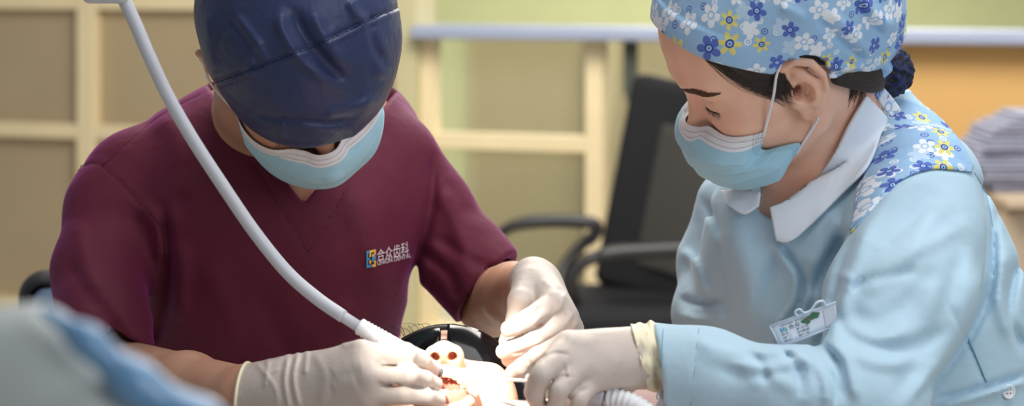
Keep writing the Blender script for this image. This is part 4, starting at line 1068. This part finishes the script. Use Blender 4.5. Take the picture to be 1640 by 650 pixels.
# mask: seen side placed from the photo, the far side its mirror
def npt(x, y, lift): return march(n_headw, [(x, y)], 1.55, 2.05, lift)[0]
def on_side(xl, px, py):
    """point of the sight line that lies xl metres to the person's left of the middle of the face"""
    e = np.array([0, 0, CAM_H]); r = Q(px, py, 1.0) - e; ax = NR[:, 0]
    return e + r * (((NC - e) @ ax - xl) / (r @ ax))
nm = [[(.062, 1219, 204), (.054, 1190, 208), (.040, 1155, 210), (.018, 1118, 204), (0, 1098, 196)],
      [(.066, 1222, 228), (.062, 1190, 233), (.049, 1150, 236), (.025, 1112, 230), (0, 1094, 222)],
      [(.068, 1227, 261), (.064, 1192, 266), (.053, 1150, 266), (.027, 1114, 258), (0, 1098, 248)],
      [(.071, 1283, 240), (.067, 1236, 275), (.051, 1178, 291), (.027, 1138, 284), (0, 1116, 272)],
      [(.066, 1275, 288), (.057, 1240, 303), (.043, 1203, 311), (.022, 1170, 306), (0, 1146, 296)]]
mk = []
for row in nm:
    r = [on_side(*q) for q in row]
    mk.append(r + [p - 2 * ((p - NC) @ NR[:, 0]) * NR[:, 0] for p in r[-2::-1]])
n_mask, nG = mask_obj(mk, nurse, n_headw)
for s, j in ((-1, 0), (1, -1)):
    loc = lambda *a: NR @ np.array((s * a[0], a[1], a[2])) + NC
    MB().tube(spline([nG[5, j], loc(.0775, .030, -.012), loc(.079, .018, .008), loc(.080, .004, .020), loc(.080, -.012, .018)], 30), .0014, 8).make('ear_loop', M['string'], n_mask)
    MB().tube(spline([nG[-14, j], loc(.0755, .002, -.058), loc(.0745, -.001, -.046), loc(.0735, -.004, -.036)], 30), .0014, 8).make('ear_loop', M['string'], n_mask)
# collar and shoulder yoke sewn onto the coat
coat_o = bpy.data.objects['uniform_coat']
base_c = U(.012, coat, neck_n)
patch('collar', base_c, [(1234, 334), (1262, 322), (1298, 294), (1334, 248), (1358, 200), (1386, 152)], [(1244, 385), (1268, 386), (1302, 358), (1348, 312), (1394, 262), (1419, 190)], 24, 70, 1.7, 2.2, .005, .003, M['collar'], coat_o)
patch('collar', base_c, [(1158, 308), (1188, 306), (1219, 311)], [(1164, 328), (1192, 344), (1216, 331)], 14, 24, 1.7, 2.3, .005, .003, M['collar'], coat_o)
patch('flowered_yoke', coat, [(1418, 160), (1448, 158), (1490, 178), (1530, 218), (1558, 266)], [(1362, 370), (1392, 336), (1432, 296), (1490, 271), (1556, 276)], 40, 60, 1.7, 2.3, .0016, .0016, M['floral'], coat_o, attrs={'fuv': fuv_flat})
patch('flowered_yoke', coat, [(1418, 165), (1395, 255), (1372, 300)], [(1440, 290), (1400, 330), (1362, 372)], 24, 30, 1.7, 2.3, .0018, .0016, M['floral'], coat_o, attrs={'fuv': fuv_flat})
seams('seam_stitching', coat, [[(1119, 527), (1113, 590), (1106, 648)], [(1062, 527), (1058, 590), (1050, 648)]], .0004, M['thread_blue'], coat_o)
seams('side_seam', coat, [[(1560, 276), (1578, 310), (1590, 370), (1592, 440)], [(1550, 540), (1566, 578), (1580, 612)], [(1440, 291), (1400, 331), (1362, 373)]], .0007, M['thread_blue'], coat_o)
def button(px, py, d, r, par, n=(0, -1, .1)):
    n = np.array(n, float); n /= np.linalg.norm(n); c = march(coat, [(px, py)], 1.5, 2.3, .001)[0]
    a = np.cross(n, (0, 0, 1)); a /= np.linalg.norm(a); b = np.cross(a, n); Rb = np.stack([a, n, b], 1)
    prof = U(.0004, local(lambda p: np.maximum(np.hypot(p[:, 0], p[:, 2]) - r, np.abs(p[:, 1]) - .0012), Rb, c), local(lambda p: np.hypot(np.hypot(p[:, 0], p[:, 2]) - r * .86, p[:, 1] - .001) - .0009, Rb, c))
    holes = [local(lambda p, i=i, j=j: np.hypot(p[:, 0] - i * r * .25, p[:, 2] - j * r * .25) - r * .12, Rb, c) for i in (1, -1) for j in (1, -1)]
    return solid('button', S(0, prof, *holes), c - r * 1.3, c + r * 1.3, r / 16, M['white_plastic'], par)
button(1615, 627, 1.9, .0068, coat_o, (.25, -1, .05)); button(1062, 650, 1.7, .006, coat_o, (-.2, -1, 0))
# ================================================================ THE PATIENT
patient = thing('person', 'person lying back with open mouth and black goggles between the gloved hands', 'person')
PC = Q(717, 702, 1.862); PR = frame((-.03, -.135, .985), (-.03, .985, .135))
p_head = head(mouth_open=True, lids=False, wide=.96, nose_y=-.010)
p_headw = local(p_head, PR, PC)
PW = lambda x, y, z: PC + PR @ np.array((x, y, z))
p_torso = U(.05, cone(Q(1010, 725, 1.87), Q(440, 880, 1.76), .062), ell(PW(0, -.075, -.43), (.17, .20, .10)), ell(PW(0, -.085, -.70), (.155, .2, .10)))
p_body = smin_fn(p_torso, chain([PW(0, -.02, -.07), PW(0, -.045, -.17), PW(0, -.07, -.25)], [.054, .055, .07], .02), .04)
p_body = smin_fn(p_body, p_headw, .02)
solid('person', p_body, (-.27, .95, .62), (.20, 2.02, 1.08), .0065, M['skin_patient'], patient, fine={'x': [(-.13, .02, .0019)], 'y': [(1.68, 1.86, .0022)], 'z': [(.92, 1.06, .0019)]}).name = 'body'
p_shirt = S(.004, off(p_torso, .006), local(lambda p: np.maximum(np.hypot(p[:, 0], p[:, 1] + .045) - .075, -.30 - p[:, 2]), PR, PC))
solid('shirt', p_shirt, (-.29, .92, .60), (.22, 1.95, 1.08), .007, M['pink_cloth'], patient)
solid('mouth_lining', local(S(.002, ell((0, .066, -.099), (.0245, .036, .0215)), ell((0, .075, -.099), (.0205, .035, .0170)), lambda p: p[:, 1] - .072), PR, PC), PC - .16, PC + .16, .002, M['mouth'], patient)
solid('tongue', local(U(.006, ell((0, .050, -.108), (.014, .018, .010))), PR, PC), PC - .18, PC + .16, .0018, M['mouth'], patient)
for i, a in enumerate(np.radians(np.linspace(-70, 70, 9))):
    c = np.array((.0172 * math.sin(a), .0745 + .0165 * math.cos(a), -.0845)); Rt = np.array([[math.cos(a), math.sin(a), 0], [-math.sin(a), math.cos(a), 0], [0, 0, 1.]])
    w = .0030 if abs(a) > .3 else .0034
    solid('tooth', local(local(U(.002, rbox((0, 0, .001), (w * .9, .0022, .004), .0014), ell((0, .0004, -.001), (w, .0024, .004))), Rt, c), PR, PC), PW(*c) - .009, PW(*c) + .009, .0008, M['tooth'], patient)
p_hair = I(.004, off(U(.035, ell((0, -.014, .020), (.076, .096, .084)), ell((0, .028, .034), (.060, .061, .056))), .0035), lambda p: p[:, 1] - .030 - .07 * np.clip((p[:, 2] - .034) / .02, 0, 1), lambda p: -.055 - p[:, 2] + np.clip(p[:, 1], -.05, .05) * .9)
solid('hair', local(p_hair, PR, PC), PC - .16, PC + .16, .0035, M['hair'], patient)
rnd = np.random.RandomState(5); L = []
for i in range(22):
    x = rnd.uniform(635, 760); y = 527 - 3 * math.sin((x - 635) / 125 * 3) + rnd.uniform(-4, 4); d = 1.94 + rnd.uniform(-.02, .03)
    L.append(spline([Q(x, y + 14, d), Q(x - 14 * rnd.rand(), y - 3, d), Q(x - 30 * rnd.rand() - 8, y + rnd.uniform(-6, 10), d)], 8))
strands('hair_strands', L, .00035, M['hair'], patient)
# goggles: two dark lenses on a bar, arms to the ears
gg = thing('safety_goggles', 'black wraparound goggles over the eyes of the person lying back', 'goggles')
def gp(a, z): return (.080 * math.sin(a), .018 + .083 * math.cos(a), z)
for s in (-1, 1):
    G = []
    for v in np.linspace(0, 1, 18):
        row = []
        for u in np.linspace(0, 1, 30):
            a = s * math.radians(2.2 + 75.8 * u)
            top = .019 - .014 * u ** 3; bot = -.046 + .034 * (1 - u) ** 5 + .022 * u ** 4
            e = math.sin(math.pi * min(max(v, 0), 1)) * .004
            x, y, z = gp(a, top + (bot - top) * v); row.append(PW(x * (1 + e * 4), y + e - .50 * (.016 - z) * (1 - .3 * u), z))
        G.append(row)
    mb = MB().sheet(G, .0022)
    mb.make('lens', M['lens'], gg)
    MB().tube([PW(*gp(s * math.radians(76), -.004)), PW(s * .0835, .02, -.004), PW(s * .084, -.02, -.006), PW(s * .080, -.045, -.022)], .0022, 8).make('temple_arm', M['black'], gg)
MB().tube(spline([PW(*gp(math.radians(a), .018 - .012 * abs(a / 76) ** 3)) for a in np.linspace(-76, 76, 21)], 50), .0024, 8).make('brow_bar', M['black'], gg)
MB().tube(spline([PW(*(np.array(gp(math.radians(a), b)) - np.array((0, .5 * (.016 - b) + .001, 0)))) for a, b in ((-10, -.014), (-7, -.004), (0, .002), (7, -.004), (10, -.014))], 20), .0026, 8).make('nose_bridge', M['black'], gg)
# paper bib, dental chair
G = [[project(off(p_torso, .010), [PW(-.14 + .28 * u, .05, -.27 - .28 * v)])[0] for u in np.linspace(0, 1, 16)] for v in np.linspace(0, 1, 16)]
tag(MB().sheet(G, .001).make('paper_bib', M['bib']), 'white paper bib on the chest of the person lying back', 'bib')
dc = thing('dental_chair', 'black dental chair headrest under the dark hair of the person lying back', 'dental chair')
m_vinyl = plain('black_vinyl', (20, 19, 22), .45, .5)
hc = PW(.0, -.135, -.01)
solid('headrest', local(S(.01, rbox((0, 0, 0), (.125, .045, .085), .03), ell((0, .12, .0), (.10, .10, .13))), PR, hc), hc - .19, hc + .19, .006, m_vinyl, dc)
bc2 = PW(0, -.20, -.60)
solid('backrest', local(rbox((0, -.04, 0), (.24, .05, .38), .045), PR, bc2), bc2 - .55, bc2 + .5, .012, m_vinyl, dc)
MB().tube([hc + PR @ np.array((0, -.04, -.02)), bc2 + PR @ np.array((0, -.03, .33))], .018, 10).make('headrest_bar', m_blackp, dc)
bt = bc2 + np.array((0, 0, -.06))
MB().tube([(bt[0], bt[1], .0), (bt[0], bt[1], .04), (bt[0], bt[1], .05), (bt[0], bt[1], bt[2] - .02)], [.22, .22, .09, .09], 24).make('pedestal', m_blackp, dc)
# ================================================================ INSTRUMENTS AND THE UNIT IN FRONT
hp = thing('dental_handpiece', 'white dental handpiece with a long curved hose, held over the open mouth', 'handpiece')
hose_pts = [Q(x, y, d) for x, y, d in ((165, -75, 1.70), (188, -22, 1.70), (214, 32, 1.705), (238, 88, 1.71), (268, 152, 1.72), (308, 222, 1.73), (356, 296, 1.74), (408, 372, 1.75), (460, 436, 1.755), (508, 478, 1.755), (550, 507, 1.752))]
MB().tube(spline(hose_pts, 120), rp(10.6, 1.73), 20).make('hose', M['hose'], hp)
MB().tube([Q(547, 505, 1.752), Q(551, 508, 1.752), Q(578, 525, 1.75)], [rp(9.5, 1.75), rp(9, 1.75), rp(9, 1.75)], 20).make('hose_sleeve', M['hose'], hp)
P0, P1 = Q(573, 521, 1.75), Q(700, 592, 1.738); ts = np.linspace(0, 1, 90)
rr = np.array([rp(13.5 + (1.0 * math.sin(t * 150) if .06 < t < .34 else 0) - 5 * max(0, t - .5) - (5 * (1 - t / .02) if t < .02 else 0), 1.75) for t in ts])
MB().tube(P0 + (P1 - P0) * ts[:, None], rr, 24).make('grip', M['white_plastic'], hp)
MB().tube(spline([P1, Q(706, 596, 1.737), Q(703, 607, 1.738), Q(697, 612, 1.738)], 16), np.linspace(rp(6, 1.74), rp(1.2, 1.74), 16), 10).make('tip', M['steel'], hp)
hb = thing('hose_bracket', 'grey bracket end beside the white hose, at the top edge over the left shoulder', 'bracket')
bq = Q(172, -18, 1.70)
solid('holder', U(.006, rbox(bq, (.019, .016, .0125), .006), rbox(bq + np.array((0, 0, .012)), (.012, .012, .012), .004)), bq - .05, bq + .05, .002, M['hose'], hb)
MB().tube(spline([bq + np.array((0, 0, .012)), bq + np.array((-.02, .01, .15)), bq + np.array((-.15, .05, .32)), bq + np.array((-.5, .1, .40))], 30), .011, 12).make('arm', M['hose'], hb)
su = thing('suction_tube', 'white suction tube with ribbed hose held under the hand of the blue sleeve', 'suction tube')
MB().tube(spline([Q(846, 610, 1.69), Q(875, 612, 1.70), Q(905, 620, 1.705), Q(930, 629, 1.705), Q(968, 637, 1.70)], 40), np.concatenate([np.full(10, rp(12, 1.7)), np.linspace(rp(12, 1.7), rp(19, 1.7), 30)]), 20).make('valve', M['hose'], su)
ts = np.linspace(0, 1, 170); path = spline([Q(966, 637, 1.70), Q(990, 640, 1.695), Q(1018, 650, 1.69), Q(1050, 675, 1.685), Q(1075, 720, 1.69), Q(1090, 790, 1.72)], 170)
MB().tube(path, rp(16.5, 1.7) + .0006 * np.sin(np.arange(170) * 1.05), 20).make('ribbed_hose', M['white_plastic'], su)
MB().tube([Q(965, 636.5, 1.70), Q(971, 638, 1.70)], rp(19.5, 1.7), 20).make('collar_ring', M['steel'], su)
n_ = NT('clear_tip'); n_.set(base=(.9, .9, .88), rough=.2, trans=.5, ior=1.3)
MB().tube(spline([Q(850, 610, 1.69), Q(810, 607.5, 1.70), Q(770, 606, 1.715), Q(742, 610, 1.735)], 30), rp(3, 1.7), 12).make('tip', n_.m, su)
# the assistant's name badge
bd = thing('name_badge', 'white name badge clipped to the front of the pale blue uniform', 'badge')
bq4 = [(1233, 522), (1338, 484), (1342, 520), (1250, 556)]
dB = march(coat, bq4, 1.5, 2.3, .0)[:, 1]; dmean = float(np.median(dB)) - .006
tl_, tr_, br_, bl_ = [Q(x, y, dmean - (.004 if i in (0, 3) else 0)) for i, (x, y) in enumerate(bq4)]
def bp(u, v, o=0.0):
    n = np.cross(tr_ - tl_, bl_ - tl_); n /= np.linalg.norm(n); n = -n if n[1] > 0 else n
    return (bl_ * (1 - u) + br_ * u) * (1 - v) + (tl_ * (1 - u) + tr_ * u) * v + n * o
m_badge = plain('badge_white', (222, 228, 238), .3, .5)
MB().sheet([[bp(u, v, .0) for u in np.linspace(0, 1, 8)] for v in np.linspace(0, 1, 5)], .0022).make('badge_card', m_badge, bd)
m_holder = plain('clear_holder_edge', (190, 204, 220), .2, .6)
for a, b in (((-.01, 1), (1.01, 1)), ((-.01, 0), (1.01, 0)), ((0, 0), (0, 1))): MB().tube([bp(*a, .0004), bp(*b, .0004)], .0009, 8).make('holder_edge', m_holder, bd)
def on_badge(V, Fc, u0, v0, u1, v1, mat, name='writing'):
    P = np.array([bp(u0 + (u1 - u0) * x, v0 + (v1 - v0) * y, .0006) for x, y in V]); return mesh_obj(name, P, Fc, mat, bd, smooth=False)
for txt, b in (('合众', (.24, .57, .42, .76)), ('北京合众齿科 · 合众口腔门诊', (.13, .80, .56, .90)), ('姓名：', (.10, .42, .24, .52)), ('部门：', (.10, .27, .24, .37)), ('职位：', (.10, .12, .24, .22)), ('护士长', (.34, .42, .54, .53)), ('护理部', (.34, .27, .54, .38)), ('护 士', (.34, .12, .54, .23))):
    V, Fc = text_shape(txt); on_badge(V, Fc, *b, M['ink'])
V, Fc = rect_grid([(0, 0, .2, 1), (.4, .5, .6, 1), (0, .42, .45, .58), (.75, 0, 1, .4)]); on_badge(V, Fc, .11, .56, .21, .76, M['logo_blue'], 'emblem')
V, Fc = rect_grid([(.3, 0, .6, .3), (.55, .6, 1, .85), (.6, .42, 1, .55)]); on_badge(V, Fc, .11, .56, .21, .76, plain('emblem_green', (110, 190, 120), .8), 'emblem')
m_leaf = plain('leaf_green', (70, 112, 84), .7)
cv = [(.5 + .5 * math.cos(a) * (1 + .12 * math.sin(5 * a)), .5 + .5 * math.sin(a) * (1 + .12 * math.sin(5 * a))) for a in np.linspace(0, 6.283, 40, endpoint=False)]
for b in ((.44, .60, .60, .80), (.56, .62, .74, .92), (.50, .52, .58, .66)): on_badge(np.array(cv), [tuple(range(40))], *b, m_leaf, 'picture')
on_badge(np.array(cv), [tuple(range(40))], .55, .66, .60, .74, plain('picture_red', (190, 70, 60), .7), 'picture')
on_badge(np.array([(0, 0), (1, 0), (1, 1), (0, 1)]), [(0, 1, 2, 3)], .80, .10, .97, .90, plain('photo_blank', (205, 206, 214), .6), 'photo_field')
m_clip = plain('clear_clip', (206, 220, 232), .15, .7)
MB().tube(spline([bp(.42, 1.0, .002), bp(.40, 1.22, .002), bp(.47, 1.28, .003), bp(.52, 1.06, .002), bp(.62, 1.06, .002), bp(.72, 1.3, .003), bp(.82, 1.26, .002), bp(.84, 1.05, .001)], 50), .0011, 8).make('clip', m_clip, bd)
# blurred unit close to the camera
m_unit = plain('grey_green_plastic', (186, 192, 190), .45, .5, .05); m_blue = plain('glossy_blue_cover', (98, 142, 182), .28, .6, .02, coat=.3); m_recess = plain('grey_recess', (116, 124, 122), .6)
un = thing('instrument_tray', 'out of focus grey tray corner with glossy blue edge in the lower left corner', 'tray')
D = .82
edge = [Q(74, 499, D), Q(140, 546, D), Q(213, 612, D + .005), Q(317, 682, D + .01), Q(426, 766, D + .02)]
rim = chain(edge, [rp(10, D), rp(19, D), rp(30, D), rp(39, D), rp(46, D)], .01)
solid('tray_rim', rim, np.min(edge, 0) - .03, np.max(edge, 0) + .03, .0022, m_blue, un)
bodyT = U(.02, cone(Q(-120, 560, D + .02), Q(50, 556, D + .025), rp(64, D)), cone(Q(-60, 640, D + .03), Q(150, 660, D + .02), rp(80, D)), cone(Q(60, 572, D + .03), Q(250, 722, D + .04), rp(60, D), rp(66, D)))
bodyT = S(.006, bodyT, ell(Q(86, 566, D - .02), (.014, .018, .009), tilt(math.radians(35))), cone(Q(-40, 612, D - .018), Q(130, 640, D - .022), .006, .007))
solid('tray_body', bodyT, Q(-220, 760, D) - .04, Q(380, 480, D) + np.array((.02, .06, .0)), .003, m_unit, un)
MB().tube(spline([Q(-100, 690, D + .02), Q(-200, 740, D + .08), (-.42, .95, .9), (-.62, 1.0, .5), (-.62, 1.0, .02)], 40), .022, 14).make('support_arm', m_unit, un)
MB().tube([(-.62, 1.0, .0), (-.62, 1.0, .03)], .16, 24).make('support_base', m_unit, un)
